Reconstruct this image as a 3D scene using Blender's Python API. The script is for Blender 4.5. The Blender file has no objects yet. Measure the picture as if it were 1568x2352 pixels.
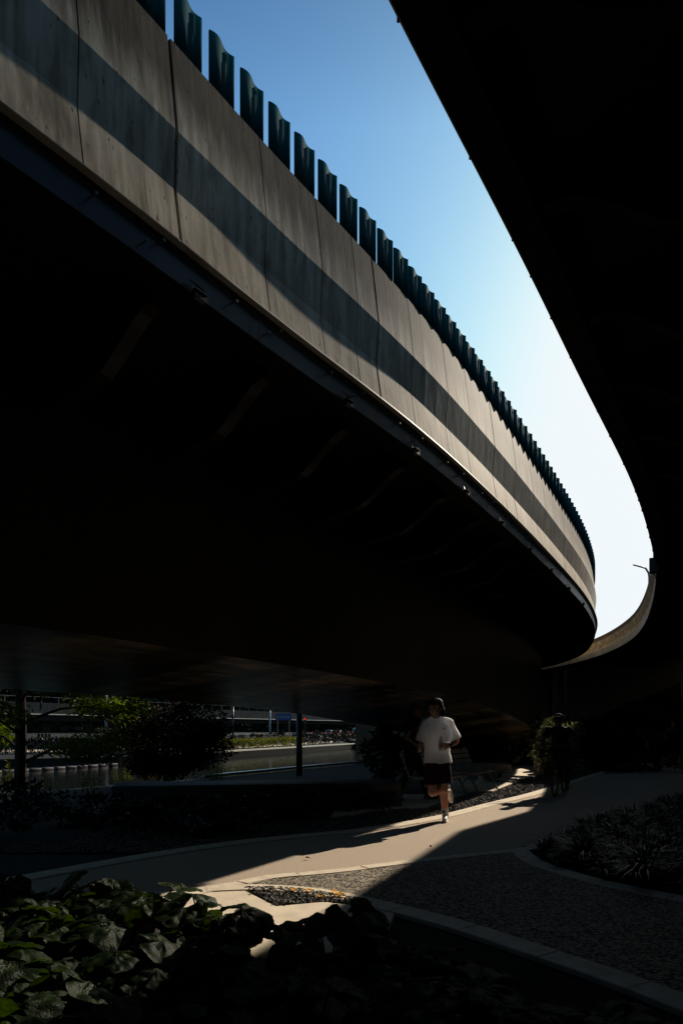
import bpy, bmesh, math, random
from mathutils import Vector, Matrix, noise
random.seed(7)
R = math.radians
scene = bpy.context.scene
col = scene.collection
# ------------------------------------------------------------------ camera
CAMZ = 1.3; F = 1568.0; HOR = 1675.0; CX = 784.0
cam_d = bpy.data.cameras.new('camera'); cam = bpy.data.objects.new('camera', cam_d); col.objects.link(cam)
cam.location = (0, 0, CAMZ); cam.rotation_euler = (R(90), 0, 0)
cam_d.sensor_width = 36; cam_d.lens = 24.0; cam_d.shift_y = (HOR - 1176) / 2352.0
cam_d.clip_start = 0.05; cam_d.clip_end = 3000
scene.camera = cam
scene.view_settings.view_transform = 'Standard'
scene.view_settings.look = 'None'
scene.view_settings.exposure = 0
scene.view_settings.gamma = 0.76
scene.render.engine = 'CYCLES'
scene.cycles.max_bounces = 6
scene.cycles.diffuse_bounces = 3
scene.cycles.glossy_bounces = 3
scene.cycles.transmission_bounces = 4
scene.cycles.use_denoising = True
scene.cycles.sample_clamp_indirect = 4

def gp(x, y, z=0.0):
    """point of the survey grid on the level z"""
    D = F * (CAMZ - z) / (y - HOR)
    return Vector(((x - CX) / F * D, D, z))

def P2(x, D):
    return (x - CX) / F * D

# ------------------------------------------------------------------ light
SUN_AZ, SUN_EL = R(34.9), R(29.5)
w = bpy.data.worlds.new('World'); scene.world = w; w.use_nodes = True
nt = w.node_tree
sky = nt.nodes.new('ShaderNodeTexSky'); sky.sky_type = 'NISHITA'; sky.sun_disc = False
sky.sun_elevation = SUN_EL; sky.sun_rotation = SUN_AZ
sky.air_density = 1.0; sky.dust_density = 0.5; sky.ozone_density = 1.6
bg = nt.nodes['Background']; SKY_STRENGTH = 0.12; bg.inputs[1].default_value = SKY_STRENGTH
sp = nt.nodes.new('ShaderNodeSeparateColor'); cb = nt.nodes.new('ShaderNodeCombineColor'); nt.links.new(sky.outputs[0], sp.inputs[0])
for i, (mul, ex, top_) in enumerate(((1.78, 1.34, .90), (1.82, 1.20, .95), (1.42, .97, .98))):   # deeper blue overhead, white near the sun
    prev = sp.outputs[i]
    for op, val in (('MULTIPLY', SKY_STRENGTH), ('POWER', ex), ('MULTIPLY', mul), ('SMOOTH_MIN', top_), ('POWER', .9), ('DIVIDE', SKY_STRENGTH)):
        q = nt.nodes.new('ShaderNodeMath'); q.operation = op; q.inputs[1].default_value = val; q.inputs[2].default_value = .45; nt.links.new(prev, q.inputs[0]); prev = q.outputs[0]
    nt.links.new(prev, cb.inputs[i])
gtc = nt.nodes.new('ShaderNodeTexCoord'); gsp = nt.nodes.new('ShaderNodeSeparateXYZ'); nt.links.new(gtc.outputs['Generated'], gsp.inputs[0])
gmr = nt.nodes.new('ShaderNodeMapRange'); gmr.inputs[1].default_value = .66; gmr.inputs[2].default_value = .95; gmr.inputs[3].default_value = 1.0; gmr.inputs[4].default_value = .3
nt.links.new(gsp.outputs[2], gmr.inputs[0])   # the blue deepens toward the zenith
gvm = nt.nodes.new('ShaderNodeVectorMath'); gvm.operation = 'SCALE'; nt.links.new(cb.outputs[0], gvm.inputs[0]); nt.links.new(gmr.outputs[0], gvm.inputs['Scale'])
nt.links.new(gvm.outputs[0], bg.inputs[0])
sl = bpy.data.lights.new('sun', 'SUN'); sl.energy = 5.0; sl.angle = R(0.55); sl.color = (1.0, 0.90, 0.77)
so = bpy.data.objects.new('sun', sl); col.objects.link(so)
sd = Vector((math.sin(SUN_AZ) * math.cos(SUN_EL), math.cos(SUN_AZ) * math.cos(SUN_EL), math.sin(SUN_EL)))
so.rotation_euler = sd.to_track_quat('Z', 'Y').to_euler(); so.location = sd * 60

# ------------------------------------------------------------------ materials
MATS = {}
def mat(name, c1, c2=None, rough=0.7, scale=6.0, bump=0.0, bscale=40.0, metal=0.0, spec=0.5, stretch=None, detail=6, kind='noise', transl=0.0, coat=0.0, emit=None):
    if name in MATS: return MATS[name]
    m = bpy.data.materials.new(name); m.use_nodes = True; n = m.node_tree; L = n.links
    b = n.nodes['Principled BSDF']
    b.inputs['Roughness'].default_value = rough; b.inputs['Metallic'].default_value = metal
    b.inputs['Specular IOR Level'].default_value = spec; b.inputs['Coat Weight'].default_value = coat
    tc = n.nodes.new('ShaderNodeTexCoord'); mp = n.nodes.new('ShaderNodeMapping')
    L.new(tc.outputs['Object'], mp.inputs[0])
    if stretch: mp.inputs['Scale'].default_value = stretch
    cr = n.nodes.new('ShaderNodeValToRGB')
    c2 = c2 or tuple(v * 0.6 for v in c1)
    cr.color_ramp.elements[0].color = (*c2, 1); cr.color_ramp.elements[1].color = (*c1, 1)
    cr.color_ramp.elements[0].position = 0.32; cr.color_ramp.elements[1].position = 0.68
    if kind == 'voronoi':
        t = n.nodes.new('ShaderNodeTexVoronoi'); t.inputs['Scale'].default_value = scale
        sp = n.nodes.new('ShaderNodeSeparateColor'); L.new(t.outputs['Color'], sp.inputs[0]); src = sp.outputs[0]
        hsrc = t.outputs['Distance']
    else:
        t = n.nodes.new('ShaderNodeTexNoise'); t.inputs['Scale'].default_value = scale; t.inputs['Detail'].default_value = detail
        src = t.outputs[0]; hsrc = None
    L.new(mp.outputs[0], t.inputs[0]); L.new(src, cr.inputs[0]); L.new(cr.outputs[0], b.inputs['Base Color'])
    if bump:
        bp = n.nodes.new('ShaderNodeBump'); bp.inputs['Strength'].default_value = bump; bp.inputs['Distance'].default_value = 0.02
        if hsrc is not None:
            iv = n.nodes.new('ShaderNodeMath'); iv.operation = 'SUBTRACT'; iv.inputs[0].default_value = 1; L.new(hsrc, iv.inputs[1]); L.new(iv.outputs[0], bp.inputs['Height'])
        else:
            t2 = n.nodes.new('ShaderNodeTexNoise'); t2.inputs['Scale'].default_value = bscale; t2.inputs['Detail'].default_value = 4
            L.new(mp.outputs[0], t2.inputs[0]); L.new(t2.outputs[0], bp.inputs['Height'])
        L.new(bp.outputs[0], b.inputs['Normal'])
    if emit:
        b.inputs['Emission Color'].default_value = (*emit[:3], 1); b.inputs['Emission Strength'].default_value = emit[3]
    if transl:
        tr = n.nodes.new('ShaderNodeBsdfTranslucent'); mx = n.nodes.new('ShaderNodeMixShader'); mx.inputs[0].default_value = transl
        hs = n.nodes.new('ShaderNodeHueSaturation'); hs.inputs['Hue'].default_value = 0.47; hs.inputs['Saturation'].default_value = 1.25; hs.inputs['Value'].default_value = 3.5
        L.new(cr.outputs[0], hs.inputs['Color']); L.new(hs.outputs[0], tr.inputs[0])
        L.new(b.outputs[0], mx.inputs[1]); L.new(tr.outputs[0], mx.inputs[2])
        L.new(mx.outputs[0], n.nodes['Material Output'].inputs[0])
    MATS[name] = m; return m

def concrete_mat():
    """board-marked viaduct concrete: streaks run down, dirt under the coping, small blow holes (UV: metres along, height 0-1)"""
    m = bpy.data.materials.new('parapet_concrete'); m.use_nodes = True; n = m.node_tree; L = n.links
    b = n.nodes['Principled BSDF']; b.inputs['Roughness'].default_value = 0.75
    uv = n.nodes.new('ShaderNodeUVMap'); uv.uv_map = 'uv'
    def tex(sc, det, mapscale):
        mp = n.nodes.new('ShaderNodeMapping'); mp.inputs['Scale'].default_value = mapscale; L.new(uv.outputs[0], mp.inputs[0])
        t = n.nodes.new('ShaderNodeTexNoise'); t.inputs['Scale'].default_value = sc; t.inputs['Detail'].default_value = det; L.new(mp.outputs[0], t.inputs[0]); return t
    def ramp(src, p0, c0, p1, c1):
        r = n.nodes.new('ShaderNodeValToRGB'); e = r.color_ramp.elements; e[0].position = p0; e[0].color = c0; e[1].position = p1; e[1].color = c1
        L.new(src, r.inputs[0]); return r
    def mix(a, bb, f=1.0, mode='MULTIPLY'):
        x = n.nodes.new('ShaderNodeMix'); x.data_type = 'RGBA'; x.blend_type = mode
        if isinstance(f, float): x.inputs[0].default_value = f
        else: L.new(f, x.inputs[0])
        L.new(a, x.inputs[6]); L.new(bb, x.inputs[7]); return x.outputs[2]
    base = ramp(tex(2.2, 5, (1, 1.4, 1)).outputs[0], .3, (.66, .55, .41, 1), .7, (.95, .81, .61, 1)).outputs[0]
    streak = ramp(tex(9, 6, (1.6, .12, 1)).outputs[0],   .33, (.42, .36, .28, 1), .62, (1, 1, 1, 1)).outputs[0]
    # streaks strongest below the coping
    sep = n.nodes.new('ShaderNodeSeparateXYZ'); L.new(uv.outputs[0], sep.inputs[0])
    top = n.nodes.new('ShaderNodeMapRange'); top.inputs[1].default_value = .35; top.inputs[2].default_value = 1.0; top.inputs[3].default_value = .5; top.inputs[4].default_value = 1.0
    L.new(sep.outputs[1], top.inputs[0])
    c = mix(base, streak, top.outputs[0])
    dirt_h = n.nodes.new('ShaderNodeMath'); dirt_h.operation = 'ADD'; dr = tex(4, 7, (2.2, .25, 1)); 
    dm = n.nodes.new('ShaderNodeMath'); dm.operation = 'MULTIPLY'; dm.inputs[1].default_value = .45; L.new(dr.outputs[0], dm.inputs[0])
    L.new(sep.outputs[1], dirt_h.inputs[0]); L.new(dm.outputs[0], dirt_h.inputs[1])
    dirt = ramp(dirt_h.outputs[0], .74, (1, 1, 1, 1), 1.30, (.26, .21, .15, 1)).outputs[0]
    c = mix(c, dirt)
    hole = ramp(tex(30, 2, (1, .55, 1)).outputs[0], .27, (.25, .23, .2, 1), .33, (1, 1, 1, 1)).outputs[0]
    c = mix(c, hole)
    blot = ramp(tex(6, 9, (1.3, .45, 1)).outputs[0], .36, (.5, .47, .44, 1), .5, (1, 1, 1, 1)).outputs[0]
    c = mix(c, blot, .75)
    L.new(c, b.inputs['Base Color'])
    bp = n.nodes.new('ShaderNodeBump'); bp.inputs['Strength'].default_value = .10; bp.inputs['Distance'].default_value = .01
    L.new(tex(26, 5, (1, .5, 1)).outputs[0], bp.inputs['Height']); L.new(bp.outputs[0], b.inputs['Normal'])
    return m

def soffit_mat():
    """painted soffit: long streaks and pale warm bays painted in for light reflected onto the girder, dull gloss"""
    m = bpy.data.materials.new('soffit_painted_reflections'); m.use_nodes = True; n = m.node_tree; L = n.links
    b = n.nodes['Principled BSDF']; b.inputs['Roughness'].default_value = .3; b.inputs['Specular IOR Level'].default_value = .35
    uv = n.nodes.new('ShaderNodeUVMap'); uv.uv_map = 'uv'
    def tex(sc, det, ms):
        mp = n.nodes.new('ShaderNodeMapping'); mp.inputs['Scale'].default_value = ms; L.new(uv.outputs[0], mp.inputs[0])
        t = n.nodes.new('ShaderNodeTexNoise'); t.inputs['Scale'].default_value = sc; t.inputs['Detail'].default_value = det; L.new(mp.outputs[0], t.inputs[0]); return t
    def ramp(src, p0, c0, p1, c1):
        r = n.nodes.new('ShaderNodeValToRGB'); e = r.color_ramp.elements; e[0].position = p0; e[0].color = c0; e[1].position = p1; e[1].color = c1
        L.new(src, r.inputs[0]); return r.outputs[0]
    def mul(a, c):
        x = n.nodes.new('ShaderNodeMix'); x.data_type = 'RGBA'; x.blend_type = 'MULTIPLY'; x.inputs[0].default_value = 1; L.new(a, x.inputs[6]); L.new(c, x.inputs[7]); return x.outputs[2]
    base = ramp(tex(.55, 2, (1, .15, 1)).outputs[0], .42, (.16, .11, .055, 1), .58, (.95, .70, .40, 1))  # warm pale patches stand in for reflected light
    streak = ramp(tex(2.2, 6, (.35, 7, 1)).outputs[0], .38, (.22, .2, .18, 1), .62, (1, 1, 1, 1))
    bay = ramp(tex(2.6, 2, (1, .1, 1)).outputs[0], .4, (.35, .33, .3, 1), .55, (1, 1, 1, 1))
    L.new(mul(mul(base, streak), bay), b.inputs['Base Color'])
    return m

M_CONC = concrete_mat()
M_SOFFIT = soffit_mat()
M_FASCIA = mat('blue_grey_steel', (.15, .15, .155), (.095, .098, .105), rough=.36, scale=.8, metal=.75, bump=.22, bscale=1.6)
M_LIP = mat('bright_steel_lip', (.8, .75, .66), (.7, .65, .56), rough=.5)
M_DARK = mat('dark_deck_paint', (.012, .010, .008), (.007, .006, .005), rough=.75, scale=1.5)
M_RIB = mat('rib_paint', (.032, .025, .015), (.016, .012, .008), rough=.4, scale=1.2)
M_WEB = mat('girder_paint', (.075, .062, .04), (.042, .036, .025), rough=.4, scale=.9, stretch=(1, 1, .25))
M_TEAL = mat('teal_panel_paint', (.008, .085, .098), (.006, .06, .07), rough=.85, scale=4, spec=.08)
M_ASPH = mat('asphalt', (.86, .73, .58), (.38, .31, .24), rough=.9, scale=95, bump=.35, bscale=120, detail=3)
M_AGG = mat('exposed_aggregate', (.55, .46, .34), (.035, .03, .024), rough=.75, scale=62, bump=.6, kind='voronoi')
M_KERB = mat('kerb_stone', (.92, .82, .66), (.72, .63, .49), rough=.8, scale=9, bump=.12, bscale=60)
M_SLAB = mat('paving_slab', (.92, .81, .65), (.76, .66, .52), rough=.8, scale=5, bump=.12, bscale=70)
M_SOIL = mat('dark_soil', (.018, .015, .011), (.008, .007, .005), rough=.95, scale=20, bump=.6, bscale=25)
M_STONE = mat('gravel_stone', (.36, .32, .26), (.05, .045, .04), rough=.7, scale=9, detail=2)
M_BLOCK = mat('cast_concrete', (.40, .35, .29), (.26, .23, .19), rough=.85, scale=8, bump=.2, bscale=50)
M_LEAF = mat('broad_leaf', (.030, .058, .012), (.010, .020, .005), rough=.42, scale=9, transl=.28, spec=.2, bump=.35, bscale=38)
M_STEM = mat('leaf_stem', (.07, .085, .03), rough=.5)
M_BUSH = mat('bush_leaf', (.035, .055, .016), (.014, .022, .008), rough=.35, scale=3, transl=.22)
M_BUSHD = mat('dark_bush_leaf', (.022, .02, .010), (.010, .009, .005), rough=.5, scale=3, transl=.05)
M_YEL = mat('yellow_green_leaf', (.16, .17, .02), (.07, .09, .012), rough=.55, scale=3, transl=.2)
M_TREE = mat('tree_leaf', (.075, .115, .022), (.03, .05, .012), rough=.5, scale=2, transl=.45)
M_BARK = mat('bark', (.035, .027, .02), (.018, .014, .011), rough=.9, scale=14, bump=.5)
M_GRASS = mat('grass_blade', (.014, .020, .008), (.006, .010, .004), rough=.4, scale=4, transl=.12)
M_WOOD = mat('weathered_slat', (.50, .44, .36), (.30, .26, .21), rough=.65, scale=6, stretch=(1, 1, 1), bump=.1)
M_METAL = mat('grey_metal', (.28, .26, .23), (.2, .19, .17), rough=.4, metal=.6)
M_BLACKM = mat('black_metal', (.02, .02, .022), rough=.4)
M_RUB = mat('rubber', (.015, .015, .016), rough=.7)

# ------------------------------------------------------------------ mesh builder
class MB:
    def __init__(s): s.v = []; s.f = []; s.uv = {}
    def add(s, vs, fs):
        o = len(s.v); s.v += [Vector(v) for v in vs]; s.f += [tuple(i + o for i in f) for f in fs]; return o
    def box(s, c, size, rz=0.0, taper=1.0, mtx=None):
        hx, hy, hz = size[0] / 2, size[1] / 2, size[2] / 2
        vs = []
        for z, t in ((-hz, 1.0), (hz, taper)):
            for x, y in ((-hx, -hy), (hx, -hy), (hx, hy), (-hx, hy)):
                vs.append(Vector((x * t, y * t, z)))
        mt = mtx if mtx else Matrix.Translation(Vector(c)) @ Matrix.Rotation(rz, 4, 'Z')
        vs = [mt @ v for v in vs]
        s.add(vs, [(3, 2, 1, 0), (4, 5, 6, 7), (0, 1, 5, 4), (1, 2, 6, 5), (2, 3, 7, 6), (3, 0, 4, 7)])
    def bar(s, a, b, wd, th, up=(0, 0, 1)):
        a = Vector(a); b = Vector(b); d = (b - a); l = d.length; d.normalize(); u = Vector(up); sx = d.cross(u)
        if sx.length < 1e-4: sx = d.cross(Vector((1, 0, 0)))
        sx.normalize(); u = sx.cross(d)
        vs = []
        for p in (a, b):
            for i, j in ((-1, -1), (1, -1), (1, 1), (-1, 1)): vs.append(p + sx * (i * wd / 2) + u * (j * th / 2))
        s.add(vs, [(3, 2, 1, 0), (4, 5, 6, 7), (0, 1, 5, 4), (1, 2, 6, 5), (2, 3, 7, 6), (3, 0, 4, 7)])
    def tube(s, pts, r, seg=8, cap=True):
        pts = [Vector(p) for p in pts]; n = len(pts); rs = r if isinstance(r, (list, tuple)) else [r] * n
        prev = None; rings = []
        for i, p in enumerate(pts):
            t = (pts[min(i + 1, n - 1)] - pts[max(i - 1, 0)]).normalized()
            if prev is None:
                a = t.cross(Vector((0, 0, 1)))
                if a.length < 1e-3: a = t.cross(Vector((1, 0, 0)))
                a.normalize()
            else:
                a = (prev - t * prev.dot(t)).normalized()
            prev = a; b = t.cross(a)
            rings.append([p + (a * math.cos(k * 2 * math.pi / seg) + b * math.sin(k * 2 * math.pi / seg)) * rs[i] for k in range(seg)])
        o = len(s.v); s.v += [v for rg in rings for v in rg]
        for i in range(n - 1):
            for k in range(seg):
                s.f.append((o + i * seg + k, o + i * seg + (k + 1) % seg, o + (i + 1) * seg + (k + 1) % seg, o + (i + 1) * seg + k))
        if cap:
            s.f.append(tuple(o + k for k in reversed(range(seg)))); s.f.append(tuple(o + (n - 1) * seg + k for k in range(seg)))
    def ell(s, c, r, mtx=None, seg=14, rg=9):
        c = Vector(c); vs = [Vector((0, 0, -r[2]))]
        for i in range(1, rg):
            th = -math.pi / 2 + math.pi * i / rg
            for k in range(seg):
                a = 2 * math.pi * k / seg; vs.append(Vector((r[0] * math.cos(th) * math.cos(a), r[1] * math.cos(th) * math.sin(a), r[2] * math.sin(th))))
        vs.append(Vector((0, 0, r[2]))); fs = []
        for k in range(seg): fs.append((0, 1 + (k + 1) % seg, 1 + k))
        for i in range(rg - 2):
            for k in range(seg):
                a = 1 + i * seg; fs.append((a + k, a + (k + 1) % seg, a + seg + (k + 1) % seg, a + seg + k))
        last = len(vs) - 1; a = 1 + (rg - 2) * seg
        for k in range(seg): fs.append((a + k, a + (k + 1) % seg, last))
        if mtx: vs = [mtx @ v for v in vs]
        s.add([v + c for v in vs], fs)
    def torus(s, c, R0, r0, axis='x', seg=32, sg=8):
        o = len(s.v)
        for i in range(seg):
            a = 2 * math.pi * i / seg
            for k in range(sg):
                b = 2 * math.pi * k / sg; q = R0 + r0 * math.cos(b)
                s.v.append(Vector(c) + Vector((r0 * math.sin(b), q * math.cos(a), q * math.sin(a))))
        for i in range(seg):
            for k in range(sg):
                s.f.append((o + i * sg + k, o + i * sg + (k + 1) % sg, o + ((i + 1) % seg) * sg + (k + 1) % sg, o + ((i + 1) % seg) * sg + k))
    def capsule(s, p0, p1, r0, r1, flat=None, seg=14):
        """tapered limb; flat = (direction, factor) squeezes the section"""
        p0 = Vector(p0); p1 = Vector(p1); d = (p1 - p0); l = d.length; d = d.normalized()
        pts = []; rs = []
        for k in (-80, -55, -28, 0): pts.append(p0 + d * (r0 * math.sin(R(k)))); rs.append(r0 * math.cos(R(k)))
        for k in (.25, .5, .75): pts.append(p0.lerp(p1, k)); rs.append(r0 + (r1 - r0) * k)
        for k in (0, 28, 55, 80): pts.append(p1 + d * (r1 * math.sin(R(k)))); rs.append(r1 * math.cos(R(k)))
        o = len(s.v); s.tube(pts, rs, seg)
        if flat:
            ax = Vector(flat[0]).normalized()
            for i in range(o, len(s.v)):
                q = s.v[i]; t = (q - p0).dot(d); c0 = p0 + d * t; e = q - c0; s.v[i] = q - ax * (e.dot(ax) * (1 - flat[1]))
    def build(s, name, m, parent=None, smooth=False, loc=None):
        me = bpy.data.meshes.new(name); me.from_pydata([tuple(v) for v in s.v], [], s.f); me.materials.append(m)
        if smooth:
            for p in me.polygons: p.use_smooth = True
        me.update()
        o = bpy.data.objects.new(name, me); col.objects.link(o)
        if parent is not None: o.parent = parent
        if loc is not None: o.location = loc
        return o

def tag(o, label=None, cat=None, group=None, kind=None):
    if label: o['label'] = label
    if cat: o['category'] = cat
    if group: o['group'] = group
    if kind: o['kind'] = kind
    return o
def thing(name, label, cat, loc=(0, 0, 0), rz=0.0, group=None):
    e = bpy.data.objects.new(name, None); col.objects.link(e); e.empty_display_size = .2
    e.location = loc; e.rotation_euler = (0, 0, rz); tag(e, label, cat, group); return e
def struct(o): o['kind'] = 'structure'; return o
def copy_tree(o, parent=None):
    c = o.copy(); col.objects.link(c); c.parent = parent
    for ch in list(o.children): copy_tree(ch, c)
    return c
def bake(o, mods):
    """applies modifiers without operators"""
    for t, kw in mods:
        md = o.modifiers.new(t, t)
        for k, v in kw.items(): setattr(md, k, v)
    dg = bpy.context.evaluated_depsgraph_get(); dg.update()
    me = bpy.data.meshes.new_from_object(o.evaluated_get(dg)); old = o.data
    o.modifiers.clear(); o.data = me; bpy.data.meshes.remove(old)
    for p in me.polygons: p.use_smooth = True
    return o

# ------------------------------------------------------------------ people
M_SKIN = mat('skin', (.66, .43, .32), (.58, .36, .26), rough=.5, scale=8)
M_SKIND = mat('shaded_skin', (.16, .085, .055), (.12, .065, .04), rough=.6, scale=8)  # darker copy of the skin, shade put into the colour
M_HAIR = mat('dark_brown_hair', (.035, .014, .009), (.018, .008, .006), rough=.7, scale=60, bump=.5, bscale=90)
M_TEE = mat('white_cotton', (.93, .93, .98), (.88, .88, .94), rough=.9, scale=8, bump=.08, bscale=60)
def scatter(m, wgt, rad, sc):
    b = m.node_tree.nodes['Principled BSDF']; b.inputs['Subsurface Weight'].default_value = wgt; b.inputs['Subsurface Radius'].default_value = rad; b.inputs['Subsurface Scale'].default_value = sc
scatter(M_TEE, 1.0, (1, 1, 1.0), .17); scatter(M_SKIN, .7, (1, .4, .25), .09)
M_SHORT = mat('maroon_cloth', (.045, .006, .012), (.03, .004, .009), rough=.85, scale=8)
M_SHOE = mat('white_shoe', (.82, .80, .76), (.7, .68, .64), rough=.6, scale=12)
M_BLK = mat('black_cloth', (.008, .006, .007), (.005, .004, .005), rough=.9)
V = Vector
def organic(name, m, parent, build, voxel, fold=0.0, seed=0, smooth_it=3):
    mb = MB(); build(mb); o = mb.build(name, m, parent, True)
    bake(o, [('REMESH', dict(mode='VOXEL', voxel_size=voxel, use_smooth_shade=True)), ('SMOOTH', dict(factor=.5, iterations=smooth_it))])
    if fold:
        for v in o.data.vertices:
            c = v.co; f = noise.noise(V((c.x * 13 + seed, c.y * 13, c.z * 4.5))) * .6 + noise.noise(V((c.x * 24, c.y * 24 + seed, c.z * 9 + c.x * 12))) * .4
            v.co = c + v.normal * f * fold
    if not o.data.materials: o.data.materials.append(m)
    return o
def head(mb, c, yaw, pitch=0, s=1.0):
    Mx = Matrix.Rotation(yaw, 4, 'Z') @ Matrix.Rotation(pitch, 4, 'X'); c = V(c)
    def q(p): return c + (Mx @ V(p)) * s
    def e(p, r): mb.ell(q(p), [k * s for k in r], Mx)
    e((0, .008, .03), (.073, .093, .088)); e((0, -.022, -.045), (.058, .066, .072)); e((0, -.058, -.088), (.030, .026, .022))
    e((0, -.085, .018), (.048, .016, .012)); mb.capsule(q((0, -.085, .012)), q((0, -.110, -.026)), .009 * s, .014 * s); e((0, -.086, -.058), (.024, .014, .009)); e((0, -.084, -.071), (.02, .013, .008))
    for k in (-1, 1): e((k * .075, .012, -.012), (.012, .02, .032)); e((k * .04, -.062, -.025), (.025, .022, .022))
    return q, Mx
def face_parts(body, q, Mx, s=1.0):
    for k in (-1, 1):
        mb = MB(); mb.ell(q((k * .032, -.083, .002)), (.012 * s, .008 * s, .006 * s), Mx, 10, 6); mb.build('eye', M_BLACKM, body, True)
        mb = MB(); mb.capsule(q((k * .018, -.094, .021)), q((k * .05, -.082, .022)), .004 * s, .003 * s); mb.build('eyebrow', M_HAIR, body, True)
    mb = MB(); mb.capsule(q((-.02, -.099, -.065)), q((.02, -.099, -.065)), .004 * s, .004 * s); mb.build('mouth', mat('lip', (.30, .12, .10), rough=.5), body, True)
def hand(mb, wrist, d, palm_n, curl, thumb_side=1, s=1.0):
    """palm with four unequal bent fingers and a thumb from the side of the palm; d points to the fingers, palm_n out of the palm"""
    d = V(d).normalized(); n = V(palm_n); n = (n - d * n.dot(d)).normalized(); a = d.cross(n) * thumb_side; w_ = V(wrist)
    for k in (-.028, -.010, .010, .028): mb.capsule(w_ + d * .015 * s + a * k * .7 * s, w_ + d * .085 * s + a * k * s, .015 * s, .0135 * s)
    for k, ln in ((-.031, .062), (-.0105, .078), (.0105, .083), (.031, .074)):
        p = w_ + d * .088 * s + a * k * s; ang = curl * .55; dirv = d
        for j, (f, rr) in enumerate(((.46, .0088), (.32, .008), (.24, .0072))):
            dirv = (d * math.cos(ang) + n * math.sin(ang)); p2 = p + dirv * ln * f * s; mb.capsule(p, p2, rr * s, rr * .94 * s, None, 8); p = p2; ang += curl * .75
    p = w_ + d * .025 * s + a * .028 * s; t1 = (d * .55 + a * .75 + n * .45).normalized(); p2 = p + t1 * .045 * s; mb.capsule(p, p2, .0125 * s, .0105 * s, None, 8)
    t2 = (d * .75 + a * .25 + n * (.5 + curl * .3)).normalized(); mb.capsule(p2, p2 + t2 * .03 * s, .010 * s, .0085 * s, None, 8)
def shoe(o, ankle, toe_dir, up, m, sole, name='shoe', s=1.0):
    """ankle: joint; toe_dir forward; up out of the shoe opening"""
    t = V(toe_dir).normalized(); u = V(up); u = (u - t * u.dot(t)).normalized(); a = V(ankle); sd_ = t.cross(u)
    fr = Matrix((sd_, t, u)).transposed().to_4x4()
    def b(mb):
        mb.capsule(a - t * .045 * s - u * .045 * s, a + t * .08 * s - u * .052 * s, .036 * s, .040 * s); mb.capsule(a + t * .08 * s - u * .053 * s, a + t * .165 * s - u * .062 * s, .040 * s, .028 * s)
        mb.capsule(a - t * .03 * s - u * .0 * s, a + t * .06 * s - u * .045 * s, .036 * s, .036 * s)
    x = organic(name, m, o, b, .008)
    def b2(mb):
        mb.capsule(a - t * .055 * s - u * .083 * s, a + t * .10 * s - u * .083 * s, .038 * s, .044 * s, (u, .32)); mb.capsule(a + t * .10 * s - u * .083 * s, a + t * .175 * s - u * .08 * s, .044 * s, .03 * s, (u, .34))
    organic('sole', sole, x, b2, .007); return x
def rings_tube(mb, rings, seg=20):
    """rings: (centre, rx, ry) stacked loops, closed ends"""
    o = len(mb.v)
    for c, rx, ry, yaw in rings:
        for k in range(seg):
            a = 2 * math.pi * k / seg; x = rx * math.cos(a); y = ry * math.sin(a)
            mb.v.append(V(c) + V((x * math.cos(yaw) - y * math.sin(yaw), x * math.sin(yaw) + y * math.cos(yaw), 0)))
    for i in range(len(rings) - 1):
        for k in range(seg): mb.f.append((o + i * seg + k, o + i * seg + (k + 1) % seg, o + (i + 1) * seg + (k + 1) % seg, o + (i + 1) * seg + k))
    mb.f.append(tuple(o + k for k in range(seg))[::-1]); e = o + (len(rings) - 1) * seg; mb.f.append(tuple(e + k for k in range(seg)))

# ---- the jogger (local frame: x right, -y towards the viewer, z up, origin under the standing foot)
jp = gp(1021, 1886.5)
jog = thing('person', 'jogger in white T-shirt and maroon shorts running on the path in the strip of sun', 'person', (jp.x, jp.y, 0))
sh = {-1: V((-.285, .05, 1.375)), 1: V((.07, -.03, 1.385))}
el_ = {-1: V((-.315, .12, 1.10)), 1: V((.165, .03, 1.125))}
wr = {-1: V((-.365, -.06, 1.0)), 1: V((.035, -.175, 1.07))}
hipL = V((-.03, 0, .86)); hipR = V((-.18, 0, .86)); kneeL = V((-.025, -.07, .45)); ankL = V((.005, .0, .105)); kneeR = V((-.195, -.13, .42)); ankR = V((.065, .24, .40))
hc = V((-.135, -.045, 1.595)); hyaw = R(-48)
qh = {}
def jb(mb):
    q, Mx = head(mb, hc, hyaw, R(6), 1.12); qh['q'] = q; qh['M'] = Mx
    mb.capsule((-.12, .005, 1.40), (-.13, -.015, 1.54), .062, .056); mb.capsule((-.11, .01, .95), (-.11, .0, 1.33), .12, .14, ((0, 1, 0), .7))
    for k in (-1, 1):
        mb.capsule((-.11, .0, 1.39), sh[k], .07, .06); mb.capsule(sh[k], el_[k], .052, .042); mb.capsule(el_[k], wr[k], .043, .027)
    hand(mb, wr[1], (-.88, -.12, .05), (-.25, .92, .1), .95, 1, 1.0)
    hand(mb, wr[-1], (-.25, -.8, .15), (.9, -.1, 0), .9, 1, 1.0)
    for h_, kn, an in ((hipL, kneeL, ankL), (hipR, kneeR, ankR)):
        mb.capsule(h_, kn, .092, .062); cal = kn.lerp(an, .32); back = V((0, .022, 0)) if an is ankL else V((0, 0, .022))
        mb.capsule(kn, cal + back, .058, .060); mb.capsule(cal + back, an, .060, .037); mb.ell(kn + V((0, -.012, 0)), (.055, .055, .06))
body = organic('body', M_SKIN, jog, jb, .0085, smooth_it=2)
face_parts(body, qh['q'], qh['M'], 1.12)
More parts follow.
